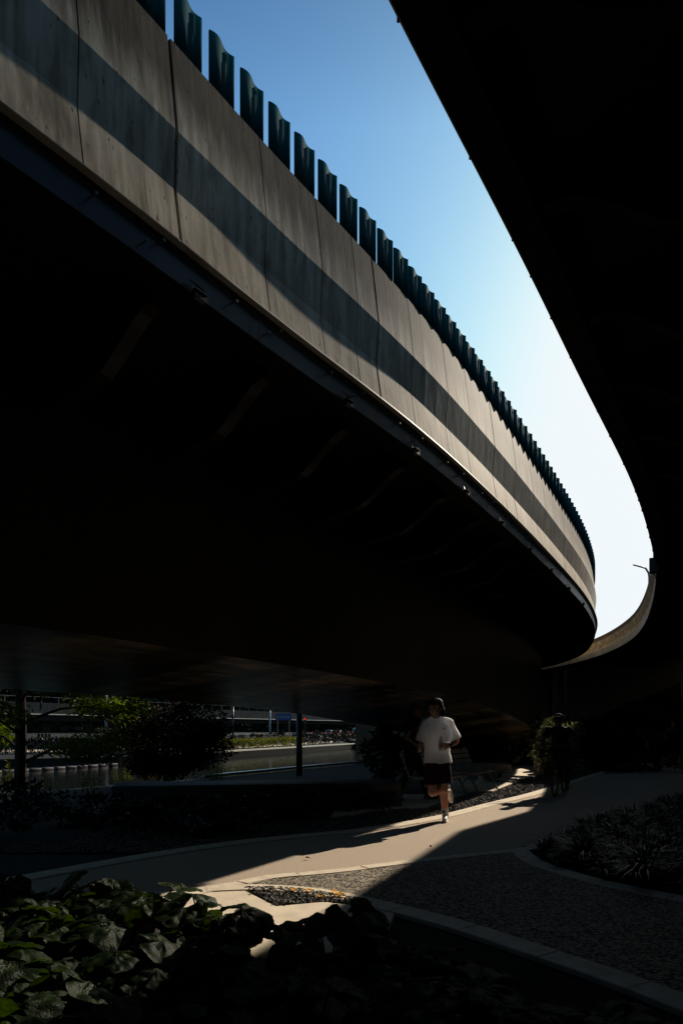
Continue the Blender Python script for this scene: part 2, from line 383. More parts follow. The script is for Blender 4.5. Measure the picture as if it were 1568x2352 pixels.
def jhair(mb):
    q, Mx = qh['q'], qh['M']
    mb.ell(q((0, .022, .055)), (.088, .105, .085), Mx, 20, 12); mb.ell(q((0, .065, -.01)), (.078, .065, .095), Mx); mb.ell(q((0, .075, -.075)), (.055, .042, .06), Mx)
    for k in (-1, 1): mb.ell(q((k * .066, .03, .0)), (.024, .05, .07), Mx)
    for k in range(9):
        x = -.06 + .015 * k; mb.capsule(q((x, -.05, .095)), q((x * 1.1 + .008, -.088, .05 + .008 * math.sin(k * 2.1))), .018, .006)
    for k in range(16):
        a = R(20 + 140 * k / 15); mb.capsule(q((.075 * math.cos(a), .05 + .05 * math.sin(a), -.03)), q((.07 * math.cos(a), .055 + .055 * math.sin(a), -.115 + .012 * math.sin(k * 3.3))), .02, .006)
organic('hair', M_HAIR, body, jhair, .006, .007, 3, 1)
def jshirt(mb):
    rings_tube(mb, [(V((-.10, .005, .825)), .202, .150, 0), (V((-.10, .008, .86)), .200, .148, 0), (V((-.105, .015, .98)), .182, .125, R(-3)), (V((-.11, .01, 1.12)), .184, .128, R(-6)), (V((-.11, .0, 1.25)), .205, .138, R(-8)), (V((-.108, .0, 1.345)), .195, .125, R(-10)), (V((-.11, .0, 1.405)), .14, .10, R(-10)), (V((-.118, .0, 1.445)), .085, .08, 0)], 28)
    for k in (-1, 1):
        s0 = sh[k] + V((k * -.02, 0, -.005)); e0 = sh[k].lerp(el_[k], .86); mb.capsule(V((-.112, 0, 1.425)), s0 + V((0, 0, .012)), .070, .072); mb.capsule(s0, s0.lerp(e0, .5), .066, .08); rings = []
        mb.tube([s0, s0.lerp(e0, .5), e0 - (e0 - s0).normalized() * .015, e0], [.074, .082, .094, .093], 16)
shirt = organic('t_shirt', M_TEE, jog, jshirt, .010, .016, 5, 2)
# small dark chest emblem
lg = MB()
for x0 in (0, .022): lg.bar((x0, 0, .014), (x0 + .003, 0, -.014), .004, .004); lg.bar((x0, 0, .014), (x0 + .014, 0, .012), .004, .004); lg.bar((x0 + .014, 0, .012), (x0 + .008, 0, -.004), .004, .004)
lgo = lg.build('chest_emblem', mat('emblem_grey', (.12, .12, .16)), shirt, False, (-.055, -.145, 1.305))
def surf_y(o, x, z, default):
    best = default
    for v in o.data.vertices:
        if abs(v.co.x - x) < .02 and abs(v.co.z - z) < .02 and v.co.y < best: best = v.co.y
    return best
lgo.location.y = surf_y(shirt, -.045, 1.305, -.1) - .002
def jshorts(mb):
    rings_tube(mb, [(V((-.108, .0, .70)), .185, .125, 0), (V((-.106, .0, .79)), .172, .12, 0), (V((-.106, .003, .86)), .172, .124, 0), (V((-.106, .003, .91)), .165, .115, 0)], 24)
    for h_, kn, wd in ((hipL, kneeL, .118), (hipR, kneeR, .118)):
        e0 = h_.lerp(kn, .80); mb.tube([h_ + V((0, 0, -.07)), h_.lerp(kn, .4), e0], [.108, wd - .004, .124], 18)
organic('shorts', M_SHORT, jog, jshorts, .011, .012, 9, 3)
shoe(jog, ankL, (-.18, -.96, -.04), (0, .0, 1), M_SHOE, M_SHOE)
dR = (kneeR - ankR).normalized()
shoe(jog, ankR, (.22, .1, -1.0), dR, M_SHOE, M_SHOE)
for an, kn in ((ankL, kneeL), (ankR, kneeR)):
    def bs(mb): mb.capsule(an - (kn - an).normalized() * .04, an.lerp(kn, .20), .047, .048)
    sk = organic('sock', M_SHOE, jog, bs, .009, .002, 2)
    if an is ankL:
        mb = MB(); mb.box((an.x - .03, an.y - .047, an.z + .035), (.034, .008, .036), R(-35)); mb.build('sock_mark', mat('sock_mark_brown', (.06, .015, .012)), sk)
mb = MB(); wv = (wr[1] - el_[1]).normalized(); c0 = wr[1] - wv * .015; mb.tube([c0 - wv * .012, c0 + wv * .012], .0335, 14); mb.box(c0 + V((.0, -.032, .008)), (.03, .012, .032)); mb.build('wrist_watch', M_BLACKM, jog)
# water bottle in his hand
wb = thing('water_bottle', 'clear plastic water bottle in the left hand of the jogger', 'bottle', (jp.x - .083, jp.y - .168, 1.0))
m_bt = bpy.data.materials.new('clear_plastic'); m_bt.use_nodes = True; bb = m_bt.node_tree.nodes['Principled BSDF']; bb.inputs['Base Color'].default_value = (.75, .78, .9, 1); bb.inputs['Roughness'].default_value = .12; bb.inputs['Transmission Weight'].default_value = .75; bb.inputs['IOR'].default_value = 1.2
mb = MB(); mb.tube([(0, 0, 0), (0, 0, .005), (0, 0, .05), (0, 0, .06), (0, 0, .07), (0, 0, .14), (0, 0, .165), (0, 0, .178), (0, 0, .185)], [.024, .029, .029, .027, .029, .029, .016, .012, .012], 16); mb.build('bottle_body', m_bt, wb, True)
mb = MB(); mb.tube([(0, 0, .186), (0, 0, .2)], .015, 14); mb.build('cap', mat('pale_violet_cap', (.45, .42, .6)), wb)

# ---- generic dark figures: joints given, clothes as separate surfaces
def figure(label, loc, rz, J, top, bottom, hairm, shoes, sleeve=.5, hat=None, group=None, skin=M_SKIN, headyaw=0, s=1.0, skirt=0):
    o = thing('person', label, 'person', loc, rz, group); keep = {}
    def bd(mb):
        q, Mx = head(mb, J['head'], headyaw); keep['q'] = q; keep['M'] = Mx
        mb.capsule(J['neck'] - V((0, 0, .06)), V(J['head']) + V((0, .01, -.06)), .058, .052); mb.capsule(J['pel'], J['neck'] - V((0, 0, .12)), .12, .13, ((0, 1, 0), .7))
        for k in ('L', 'R'):
            mb.capsule(J['neck'] - V((0, 0, .05)), J['sh' + k], .06, .052); mb.capsule(J['sh' + k], J['el' + k], .048, .04); mb.capsule(J['el' + k], J['wr' + k], .04, .026)
            dv = (V(J['wr' + k]) - V(J['el' + k])).normalized(); hand(mb, J['wr' + k], dv, J.get('pn' + k, (0, .3, -1)), .8, 1 if k == 'L' else -1)
            mb.capsule(J['hip' + k], J['kn' + k], .085, .06); c = V(J['kn' + k]).lerp(V(J['an' + k]), .3); mb.capsule(J['kn' + k], c, .056, .056); mb.capsule(c, J['an' + k], .056, .036)
            if shoes is None:
                t = V(J['toe' + k]).normalized(); a = V(J['an' + k]); mb.capsule(a + V((0, 0, -.04)), a + t * .15 + V((0, 0, -.075)), .034, .022); mb.capsule(a, a - t * .03 + V((0, 0, -.055)), .034, .03)
    b_ = organic('body', skin, o, bd, .011, smooth_it=2); face_parts(b_, keep['q'], keep['M'])
    def hr(mb):
        q, Mx = keep['q'], keep['M']; mb.ell(q((0, .02, .05)), (.085, .102, .085), Mx, 18, 10); mb.ell(q((0, .06, -.02)), (.078, .06, .09), Mx)
    organic('hair', hairm, b_, hr, .01, .004)
    if hat:
        q, Mx = keep['q'], keep['M']; mb = MB(); mb.ell(q((0, .0, .085)), (.095, .112, .06), Mx); mb.ell(q((0, -.12, .075)), (.075, .075, .01), Mx); mb.build('cap', hat, b_, True)
    def tp(mb):
        up_ = V(J['neck']) - V((0, 0, .13)); lo_ = V(J['pel']) - V((0, 0, .05)); fl_ = ((0, 1, .4 if up_.y < lo_.y - .1 else 0), .76)
        mb.capsule(lo_, up_, .165, .17, fl_); mb.capsule(V(J['shL']) - V((0, 0, .03)), V(J['shR']) - V((0, 0, .03)), .075, .075); mb.capsule(up_, V(J['neck']) - V((0, 0, .04)), .11, .075)
        for k in ('L', 'R'):
            a, b, c = V(J['sh' + k]), V(J['el' + k]), V(J['wr' + k])
            if sleeve <= 1: mb.tube([a, a.lerp(b, sleeve)], [.075, .072], 14); mb.ell(a, (.075, .075, .075))
            else: mb.capsule(a, b, .07, .056); mb.capsule(b, b.lerp(c, .93), .055, .042)
    organic('top', top, o, tp, .013, .009, 4)
    def bt(mb):
        rings_tube(mb, [(V(J['pel']) + V((0, 0, -.14)), .165, .125, 0), (V(J['pel']) + V((0, 0, .06)), .155, .115, 0)], 18)
        for k in ('L', 'R'):
            mb.capsule(J['hip' + k], J['kn' + k], .105, .08); mb.capsule(J['kn' + k], V(J['kn' + k]).lerp(V(J['an' + k]), .88), .08, .062)
    organic('trousers', bottom, o, bt, .013, .008, 6)
    for k in ('L', 'R'):
        if shoes is not None: shoe(o, J['an' + k], J['toe' + k], (0, 0, 1), shoes, shoes)
        else:
            t = V(J['toe' + k]).normalized(); a = V(J['an' + k]); mb = MB(); mb.capsule(a - t * .06 + V((0, 0, -.098)), a + t * .17 + V((0, 0, -.098)), .045, .04, ((0, 0, 1), .22)); sa = mb.build('sandal', M_BLACKM, o, True)
            sd_ = V((-t.y, t.x, 0)); mb = MB(); mb.tube([a + t * .10 + sd_ * .045 + V((0, 0, -.085)), a + t * .09 + V((0, 0, -.025)), a + t * .10 - sd_ * .045 + V((0, 0, -.085))], .008, 6); mb.build('strap', mat('pale_strap', (.5, .48, .44)), sa)
    return o
# walking man in black behind the jogger: walks to the right, local x is his forward direction in the picture
Jw = dict(head=V((0.02, 0, 1.60)), neck=V((0, 0, 1.47)), pel=V((-.02, 0, .96)), shL=V((.02, -.19, 1.40)), shR=V((-.02, .19, 1.40)), elL=V((-.17, -.23, 1.13)), wrL=V((.08, -.20, .95)), elR=V((.05, .24, 1.12)), wrR=V((.26, .2, 1.0)),
          hipL=V((-.02, -.09, .92)), hipR=V((-.02, .09, .92)), knL=V((-.10, -.09, .50)), anL=V((-.32, -.09, .15)), knR=V((.14, .09, .50)), anR=V((.24, .09, .10)), toeL=V((1, 0, -.55)), toeR=V((1, 0, .05)))
figure('man in black T-shirt, trousers and sandals walking to the right behind the jogger', (P2(950, 12.3), 12.3, .03), 0, Jw, M_BLK, M_BLK, M_HAIR, None, .62, headyaw=R(90), skin=M_SKIND)
def stand(step=.12, arms=.05):
    return dict(head=V((0, -.01, 1.55)), neck=V((0, 0, 1.42)), pel=V((0, 0, .93)), shL=V((.18, 0, 1.36)), shR=V((-.18, 0, 1.36)), elL=V((.24, .03, 1.08)), wrL=V((.23, -.05, .85)), elR=V((-.24, .03, 1.08)), wrR=V((-.23, -arms, .85)),
                hipL=V((.09, 0, .89)), hipR=V((-.09, 0, .89)), knL=V((.09, -step, .48)), anL=V((.09, -step * .8, .1)), knR=V((-.09, .0, .48)), anR=V((-.09, step * 1.1, .1)), toeL=V((.1, -1, 0)), toeR=V((-.1, -1, 0)))
M_PALE = mat('pale_grey_cloth', (.30, .30, .34), (.24, .24, .28), rough=.9); M_GREYT = mat('grey_cloth', (.12, .12, .13), (.09, .09, .1), rough=.9); M_KHAKI = mat('olive_cloth', (.16, .15, .05), (.11, .10, .035), rough=.9)
pa = gp(1474, 1735); pb = gp(1509, 1735)
figure('distant walker with dark bobbed hair, pale top and grey trousers, left of a pair', (pa.x, pa.y, 0), R(10), stand(.14), M_PALE, M_GREYT, M_HAIR, M_BLACKM, 1.5)
figure('distant walker in white long-sleeved top and olive trousers, right of a pair', (pb.x, pb.y, 0), R(-8), stand(-.14), M_PALE, M_KHAKI, M_HAIR, M_BLACKM, 1.5)

# ---- bicycles and riders (local: bike points to -y)
def bicycle(label, loc, rz, lean=0):
    o = thing('bicycle', label, 'bicycle', loc, rz, None); r = .34
    for y, nm in ((-.52, 'wheel'), (.5, 'wheel')):
        mb = MB(); mb.torus((0, y, r), r - .02, .02); wl = mb.build('tyre', M_RUB, o, True)
        mb = MB(); mb.torus((0, y, r), r - .045, .009, seg=28, sg=6)
        for k in range(14):
            a = k * math.pi / 7; mb.tube([(.015 * (-1) ** k, y, r), (0, y + (r - .05) * math.cos(a), r + (r - .05) * math.sin(a))], .0018, 4)
        mb.tube([(-.04, y, r), (.04, y, r)], .02, 8); mb.build('rim', M_METAL, wl)
    mb = MB(); bbk = V((0, .08, .28)); seat = V((0, .22, .82)); headt = V((0, -.36, .86)); headb = V((0, -.40, .70)); ra = V((0, .5, r)); fa_ = V((0, -.52, r))
    for a, b, q in ((bbk, seat, .016), (seat + (bbk - seat) * .12, headt, .015), (bbk, headb, .018), (headb, headt, .018), (bbk + V((.02, 0, 0)), ra + V((.05, 0, 0)), .009), (bbk - V((.02, 0, 0)), ra - V((.05, 0, 0)), .009), (seat + (bbk - seat) * .15, ra + V((.05, 0, 0)), .008), (seat + (bbk - seat) * .15, ra - V((.05, 0, 0)), .008), (headb, fa_ + V((.05, 0, 0)), .011), (headb, fa_ - V((.05, 0, 0)), .011)): mb.tube([a, b], q, 8)
    mb.build('frame', M_BLACKM, o)
    mb = MB(); mb.tube([headt, headt + V((0, -.01, .13))], .014, 8); mb.tube([(-.30, -.30, 1.0), (-.2, -.36, 1.0), (0, -.38, .99), (.2, -.36, 1.0), (.30, -.30, 1.0)], .013, 8); mb.build('handlebar', M_BLACKM, o)
    mb = MB(); mb.ell((0, .24, .88), (.075, .14, .03)); mb.tube([seat, (0, .23, .87)], .013, 8); mb.build('saddle', M_RUB, o, True)
    mb = MB(); mb.tube([(-.07, .08, .28), (.07, .08, .28)], .014, 8); mb.tube([(.07, .08, .28), (.075, .10, .11)], .011, 6); mb.tube([(-.07, .08, .28), (-.075, .06, .45)], .011, 6); mb.box((.12, .10, .11), (.09, .07, .02)); mb.box((-.12, .06, .45), (.09, .07, .02)); mb.build('pedal_crank', M_METAL, o)
    return o
def rider():
    return dict(head=V((0, -.18, 1.47)), neck=V((0, -.10, 1.36)), pel=V((0, .20, .98)), shL=V((.19, -.08, 1.28)), shR=V((-.19, -.08, 1.28)), elL=V((.30, -.12, 1.10)), wrL=V((.28, -.25, 1.03)), elR=V((-.30, -.12, 1.10)), wrR=V((-.28, -.25, 1.03)),
                hipL=V((.09, .20, .95)), hipR=V((-.09, .20, .95)), knL=V((.12, -.14, .62)), anL=V((.12, .10, .22)), knR=V((-.12, -.20, .86)), anR=V((-.12, .06, .56)), toeL=V((.1, -1, -.15)), toeR=V((-.1, -1, -.1)), pnL=(0, -.2, -1), pnR=(0, -.2, -1))
pc_ = gp(1300, 1830); bicycle('black bicycle ridden toward the viewer along the shaded kerb', (pc_.x, pc_.y + .4, 0), R(-28))
figure('cyclist in dark clothes and a peaked cap riding in shade beside the kerb', (pc_.x, pc_.y + .4, 0), R(-28), rider(), M_BLK, M_BLK, M_HAIR, M_BLACKM, .7, M_BLK, skin=M_SKIND)
pd = gp(1556, 1757); bicycle('bicycle with a pale front tube at the right edge of the picture', (pd.x, pd.y + .4, 0), R(-20))
figure('cyclist in grey hooded jacket riding at the right edge of the picture', (pd.x, pd.y + .4, 0), R(-20), rider(), M_GREYT, M_BLK, M_GREYT, M_BLACKM, 1.5)
# ------------------------------------------------------------------ curves of the two viaducts (plan, metres)
K = 0.77; G = K / .82
LE = [(-2.5, 5.01), (-2.21, 5.33), (-1.58, 6.3), (-0.88, 7.48), (-0.18, 8.42), (0.89, 9.95), (1.94, 11.66), (3.97, 15.2), (6.25, 19.4), (8.05, 22.85), (9.57, 26.1), (11.12, 29.9), (12.9, 35.6), (13.8, 40.2), (13.9, 45.5)]
RE = [(0.25, 3.93), (0.57, 4.43), (1.2, 5.42), (1.79, 6.36), (2.61, 7.79), (3.83, 9.76), (5.21, 12.08), (7.22, 15.87), (9.04, 19.66), (11.95, 26.88), (13.78, 32.93), (14.75, 39.91), (14.34, 47.04)]
LE = [(-22.0, -24.0), (-16.5, -15.2), (-11.6, -8.0), (-7.6, -2.2), (-4.6, 2.0)] + LE + [(12.8, 52.0), (10.3, 59), (6.5, 66)]
RE = [(-26.0, -27.0), (-20.2, -18.0), (-14.6, -10.8), (-7.6, -3.2), (-2.0, 0.7)] + RE + [(13.0, 53.5), (10.6, 60), (7, 67)]  # rear points shaped to close the gap behind the camera and cut sky light
def smooth_curve(pts, step=0.2, sm=40):
    out = []
    n = len(pts); p = [Vector((x * K, y * K)) for x, y in pts]
    for i in range(n - 1):
        a, b, c, d = p[max(i - 1, 0)], p[i], p[i + 1], p[min(i + 2, n - 1)]
        m = max(2, int((c - b).length / step))
        for k in range(m):
            t = k / m
            out.append(0.5 * ((2 * b) + (c - a) * t + (2 * a - 5 * b + 4 * c - d) * t * t + (3 * b - a - 3 * c + d) * t ** 3))
    out.append(p[-1])
    for _ in range(sm): out = [out[0]] + [(out[i - 1] + out[i] * 2 + out[i + 1]) / 4 for i in range(1, len(out) - 1)] + [out[-1]]
    # resample
    res = [out[0]]; acc = 0
    for a, b in zip(out[:-1], out[1:]):
        l = (b - a).length
        while acc + l >= step:
            t = (step - acc) / l; a = a.lerp(b, t); res.append(a.copy()); l = (b - a).length; acc = 0
        acc += l
    return res
def interp(tab, y):
    if y <= tab[0][0]: return tab[0][1]
    for (a, va), (b, vb) in zip(tab[:-1], tab[1:]):
        if y <= b: return va + (vb - va) * (y - a) / (b - a)
    return tab[-1][1]

class Edge:
    def __init__(s, pts, side):
        s.p = smooth_curve(pts); s.n = []; s.t = []; s.side = side
        for i in range(len(s.p)):
            t = (s.p[min(i + 3, len(s.p) - 1)] - s.p[max(i - 3, 0)]).normalized(); s.t.append(t)
            s.n.append(Vector((-t.y, t.x)) if side < 0 else Vector((t.y, -t.x)))
        s.len = (len(s.p) - 1) * 0.2
    def at(s, u, wd, z):
        f = max(0, min(len(s.p) - 1.001, u / 0.2)); i = int(f); t = f - i
        p = s.p[i].lerp(s.p[i + 1], t); n = s.n[i].lerp(s.n[i + 1], t)
        return Vector((p.x + n.x * wd, p.y + n.y * wd, z))
    def tan(s, u):
        i = int(max(0, min(len(s.p) - 2, u / 0.2))); return s.t[i]
    def u_at_y(s, y):
        for i, p in enumerate(s.p):
            if p.y >= y: return i * 0.2
        return s.len
EL = Edge(LE, -1); ER = Edge(RE, 1)

def sweep(e, prof, u0, u1, name, m, parent, step=0.4, uvv=None, closed=False, smooth=False, gaps=None):
    """prof: list of (w, z) or callables of (u); swept along the edge from u0 to u1; uvs: metres along, share of profile"""
    mb = MB(); spans = [(u0, u1)]
    if gaps:
        spans = []; a = u0
        for g, wd in gaps:
            if u0 < g < u1: spans.append((a, g - wd / 2)); a = g + wd / 2
        spans.append((a, u1))
    uvs = []
    np_ = len(prof)
    for a, b in spans:
        n = max(1, int(round((b - a) / step))); o = len(mb.v)
        for i in range(n + 1):
            u = a + (b - a) * i / n
            for j, q in enumerate(prof):
                wd, z = q(u) if callable(q) else q
                mb.v.append(e.at(u, wd, z)); uvs.append((u, uvv[j] if uvv else j / (np_ - 1)))
        for i in range(n):
            for j in range(np_ - 1 + (1 if closed else 0)):
                j2 = (j + 1) % np_
                f = (o + i * np_ + j, o + i * np_ + j2, o + (i + 1) * np_ + j2, o + (i + 1) * np_ + j)
                mb.f.append(f if e.side < 0 else f[::-1])
        if gaps or closed:
            mb.f.append(tuple(o + j for j in range(np_))[::-1]); mb.f.append(tuple(o + n * np_ + j for j in range(np_)))
    ob = mb.build(name, m, parent, smooth)
    ul = ob.data.uv_layers.new(name='uv')
    for lp in ob.data.loops: ul.data[lp.index].uv = uvs[lp.vertex_index]
    return ob

H = 4.2 * K
ZB = CAMZ + H                      # underside of the steel fascia
ZF = CAMZ + H * 1.077              # top of the steel fascia
ZT = CAMZ + H * 1.55               # top of the left parapet
ZU = ZF + (ZT - ZF) * 0.53; ZL = ZF + (ZT - ZF) * 0.255
# ---- left viaduct
lv = thing('viaduct', 'curved concrete viaduct on the left with a tall sunlit parapet over a blue-grey steel fascia', 'viaduct', (0, 0, 0))
u_end = EL.len - .5
jy = [q * G for q in (4.35, 5.2, 6.07, 6.72, 7.3, 7.62, 8.35, 9.2, 10.0)]
joints = []
for i, y in enumerate(jy): joints.append((EL.u_at_y(y), .03 if i in (1, 5) else .012))
uu = joints[-1][0]
while uu < u_end - 2:
    uu += random.uniform(1.0, 1.35); joints.append((uu, .025 if random.random() < .2 else .012))
pre = []; uu = joints[0][0]
while uu > 2: uu -= 1.25; pre.append((uu, .012))
joints = pre[::-1] + joints
def rec(u):
    return interp([(5.0, .018), (8.5, .036), (12, .050)], EL.at(u, 0, 0).y)
pz = [lambda u: (.060 + .45 * (rec(u) - .02), ZT), (-.025, ZU), lambda u: (-.025 + rec(u), ZL), lambda u: (min(-.050, -.025 + rec(u) - .06), ZF), (.3, ZF), (.3, ZT)]
sweep(EL, pz, .2, u_end, 'parapet', M_CONC, lv, .3, uvv=[1, .53, .255, 0, 0, 1], gaps=joints, closed=True)
sweep(EL, [(.12, ZT - .03), (.12, ZF)], .2, u_end, 'joint_backing', M_DARK, lv, .5)
sweep(EL, [(.012, ZB), (.22, ZB - .02), (.22, ZB + .04), (.012, ZB + .05)], .2, u_end, 'bottom_flange', M_DARK, lv, .3, closed=True)
sweep(EL, [(0.0, ZF), (0.0, ZB - .003), (.01, ZB - .003), (.01, ZF)], .2, u_end, 'steel_fascia', M_FASCIA, lv, .3, closed=True)
sweep(EL, [(-.066, ZF - .006), (-.064, ZF + .010), (-.044, ZF + .028), (-.01, ZF + .02), (-.01, ZF - .006)], .2, u_end, 'fascia_lip', M_LIP, lv, .3, closed=True)
WN = 1.84; WF = 4.95; WO = 7.0
NB = [(a * G, CAMZ + (b_ - CAMZ) * G if b_ > 0 else -.1) for a, b_ in [(-30, 2.25), (7, 2.25), (11, 2.15), (13.9, 2.08), (15.7, 2.0), (18.5, 1.80), (22, 1.47), (25, 1.08), (27.2, .55), (28.6, -.1)]]
FB = [(a * G, CAMZ + (b_ - CAMZ) * G if b_ > 0 else -.1) for a, b_ in [(-30, 1.87), (9, 1.87), (12, 1.83), (15.7, 1.66), (19, 1.40), (21.7, 1.16), (25, .5), (27, -.1)]]
def webz(e, wd, tab):
    return lambda u: (wd, interp(tab, e.at(u, wd, 0).y))
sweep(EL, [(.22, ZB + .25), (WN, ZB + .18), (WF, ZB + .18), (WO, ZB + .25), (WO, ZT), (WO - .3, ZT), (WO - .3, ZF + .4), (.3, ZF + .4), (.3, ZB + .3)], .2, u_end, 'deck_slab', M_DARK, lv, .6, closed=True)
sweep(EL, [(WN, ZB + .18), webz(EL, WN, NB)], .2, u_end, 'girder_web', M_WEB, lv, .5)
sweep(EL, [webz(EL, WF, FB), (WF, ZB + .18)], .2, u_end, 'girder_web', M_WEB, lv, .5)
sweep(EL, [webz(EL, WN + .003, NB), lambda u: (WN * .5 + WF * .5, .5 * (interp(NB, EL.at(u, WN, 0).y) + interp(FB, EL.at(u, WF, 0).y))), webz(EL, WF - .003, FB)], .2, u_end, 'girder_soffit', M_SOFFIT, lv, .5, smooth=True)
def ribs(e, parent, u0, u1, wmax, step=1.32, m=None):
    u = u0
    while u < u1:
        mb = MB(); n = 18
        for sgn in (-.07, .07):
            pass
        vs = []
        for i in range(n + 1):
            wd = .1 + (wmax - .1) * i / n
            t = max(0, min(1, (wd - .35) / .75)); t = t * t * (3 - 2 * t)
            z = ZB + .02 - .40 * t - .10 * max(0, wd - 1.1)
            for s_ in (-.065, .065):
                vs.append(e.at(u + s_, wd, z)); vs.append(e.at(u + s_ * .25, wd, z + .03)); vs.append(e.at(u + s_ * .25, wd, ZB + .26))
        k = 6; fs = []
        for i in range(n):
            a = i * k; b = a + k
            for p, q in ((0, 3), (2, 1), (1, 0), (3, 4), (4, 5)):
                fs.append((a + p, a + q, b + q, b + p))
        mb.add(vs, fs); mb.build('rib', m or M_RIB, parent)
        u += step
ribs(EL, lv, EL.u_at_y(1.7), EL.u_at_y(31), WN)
# ---- fixings on the fascia
def on_edge(u, wd, z): return EL.at(u, wd, z)
u = EL.u_at_y(3.1); k = 0
while u < EL.u_at_y(14.5):
    t = EL.tan(u); nrm = Vector((t.y, -t.x, 0))
    for du, zz, ln in ((0, .14, .05), (.42, .10, .03), (.55, .17, .05)):
        p = on_edge(u + du, -.001, ZB + zz); mb = MB()
        mb.tube([p, p + nrm * ln, p + nrm * (ln + .012)], [.006, .006, .012], 6)
        mb.build('fixing_pin', M_METAL, lv)
    if k % 2 == 0:
        p = on_edge(u + .3, -.03, ZB + .1); mb = MB()
        mb.tube([p + Vector((0, 0, .12)), p + Vector((0, 0, .04)) + nrm * .015, p + Vector((0, 0, -.1)), p + Vector((0, 0, -.14)) - nrm * .05], .004, 5)
        mb.build('loose_wire', M_BLACKM, lv)
    u += 1.3; k += 1
# floodlights hung on the fascia
fl_y = [5.35, 7.02, 8.36, 9.75, 11.3, 12.9, 14.6, 16.5, 18.5]
ordn = ['first', 'second', 'third', 'fourth', 'fifth', 'sixth', 'seventh', 'eighth', 'ninth', 'tenth', 'eleventh', 'twelfth', 'thirteenth', 'fourteenth', 'fifteenth', 'sixteenth', 'seventeenth', 'eighteenth']
fl0 = None
for i, y in enumerate(fl_y):
    u = EL.u_at_y(y * G); p = EL.at(u, -.05, ZB - .035); t = EL.tan(u)
    lab = 'small black floodlight on the steel fascia, %s from its near left end' % ordn[i]
    if fl0 is None:
        fl0 = thing('floodlight', lab, 'floodlight', p, 0, 'floodlights along the steel fascia')
        m1 = MB(); m1.box((0, 0, 0), (.17, .05, .075)); m1.box((0, -.03, .03), (.15, .02, .01))
        for q in range(6): m1.box((-.07 + q * .028, .032, 0), (.008, .02, .06))
        h = m1.build('lamp_housing', M_BLACKM, fl0)
        m2 = MB(); m2.box((0, .0, -.040), (.13, .035, .004)); m2.build('lamp_glass', mat('lamp_glass', (.4, .4, .38), rough=.15), h)
        m3 = MB(); m3.bar((-.095, .0, 0), (-.095, .03, .12), .018, .008); m3.bar((.095, 0, 0), (.095, .03, .12), .018, .008); m3.bar((-.1, .03, .12), (.1, .03, .12), .018, .008)
        m3.build('lamp_bracket', M_BLACKM, fl0); o = fl0
    else:
        o = copy_tree(fl0); o['label'] = lab
    o.location = p; o.rotation_euler = (0, 0, math.atan2(t.y, t.x)); o.scale = (.75, .75, .75)
# ---- wavy teal panels on the left parapet
def panel_mesh():
    mb = MB(); n = 16; L_ = .268; hgt = .45; th = .012; rows = []
    for sgn in (0, 1):
        for z in (0, hgt):
            for i in range(n + 1):
                x = -L_ / 2 + L_ * i / n; y = -.019 * math.sin(2 * math.pi * i / n) + (th if sgn else 0)
                mb.v.append(Vector((x, y, z)))
    m = n + 1
    for i in range(n):
        mb.f.append((i, i + 1, m + i + 1, m + i)); mb.f.append((2 * m + i + 1, 2 * m + i, 3 * m + i, 3 * m + i + 1))
        mb.f.append((m + i, m + i + 1, 3 * m + i + 1, 3 * m + i)); mb.f.append((i + 1, i, 2 * m + i, 2 * m + i + 1))
    mb.f.append((0, m, 3 * m, 2 * m)); mb.f.append((n, 2 * m + n, 3 * m + n, m + n))
    return mb
pan0 = None; u = EL.u_at_y(3.45) ; k = 0
while u < EL.u_at_y(27):
    p = EL.at(u, .08, ZT); t = EL.tan(u)
    if k < 16: lab = 'dark teal wavy panel standing on the left parapet, %s from the near top end' % ordn[k]
    else: lab = 'narrow dark teal wavy panel packed close along the far end of the left parapet'
    if pan0 is None:
        pan0 = panel_mesh().build('screen_panel', M_TEAL, None, True); o = pan0
    else:
        o = pan0.copy(); col.objects.link(o)
    tag(o, lab, 'screen panel', 'teal panels on the left parapet')
    o.location = p; o.rotation_euler = (0, 0, math.atan2(t.y, t.x) + R(interp([(3.5, 3), (6, -4), (9, -12), (14, -23), (26, -36)], p.y)))
    u += .363; k += 1

# ---- right viaduct
rv = thing('viaduct', 'dark viaduct overhead on the right, its curved parapet swinging away into the distance', 'viaduct', (0, 0, 0))
ur = ER.len - .5
ZRT = CAMZ + H * 1.25; ZRU = ZF + (ZRT - ZF) * .55; ZRL = ZF + (ZRT - ZF) * .25
gr = []; q = 1.3
while q < ur: gr.append((q, .012)); q += 1.3
sweep(ER, [(-.03, ZRT), (-.03, ZRU), (.04, ZRL), (.04, ZF), (.28, ZF), (.28, ZRT)], .2, ur, 'parapet', M_CONC, rv, .3, uvv=[1, .53, .255, 0, 0, 1], gaps=gr, closed=True)
sweep(ER, [(.12, ZRT - .03), (.12, ZF)], .2, ur, 'joint_backing', M_DARK, rv, .5)
sweep(ER, [(.012, ZB), (.22, ZB - .02), (.22, ZB + .04), (.012, ZB + .05)], .2, ur, 'bottom_flange', M_DARK, rv, .3, closed=True)
sweep(ER, [(0.0, ZF), (0.0, ZB - .003), (.01, ZB - .003), (.01, ZF)], .2, ur, 'steel_fascia', mat('pale_fascia', (.40, .39, .36), (.22, .21, .2), rough=.5, scale=2.5, metal=.2), rv, .3, closed=True)
sweep(ER, [(.22, ZB + .25), (WN, ZB + .18), (6.0, ZB + .18), (26, ZB + .25), (26, ZRT), (25.7, ZRT), (25.7, ZF + .4), (.28, ZF + .4), (.28, ZB + .3)], .2, ur, 'deck_slab', M_DARK, rv, .6, closed=True)  # slab widened far out of view to shut out sky light
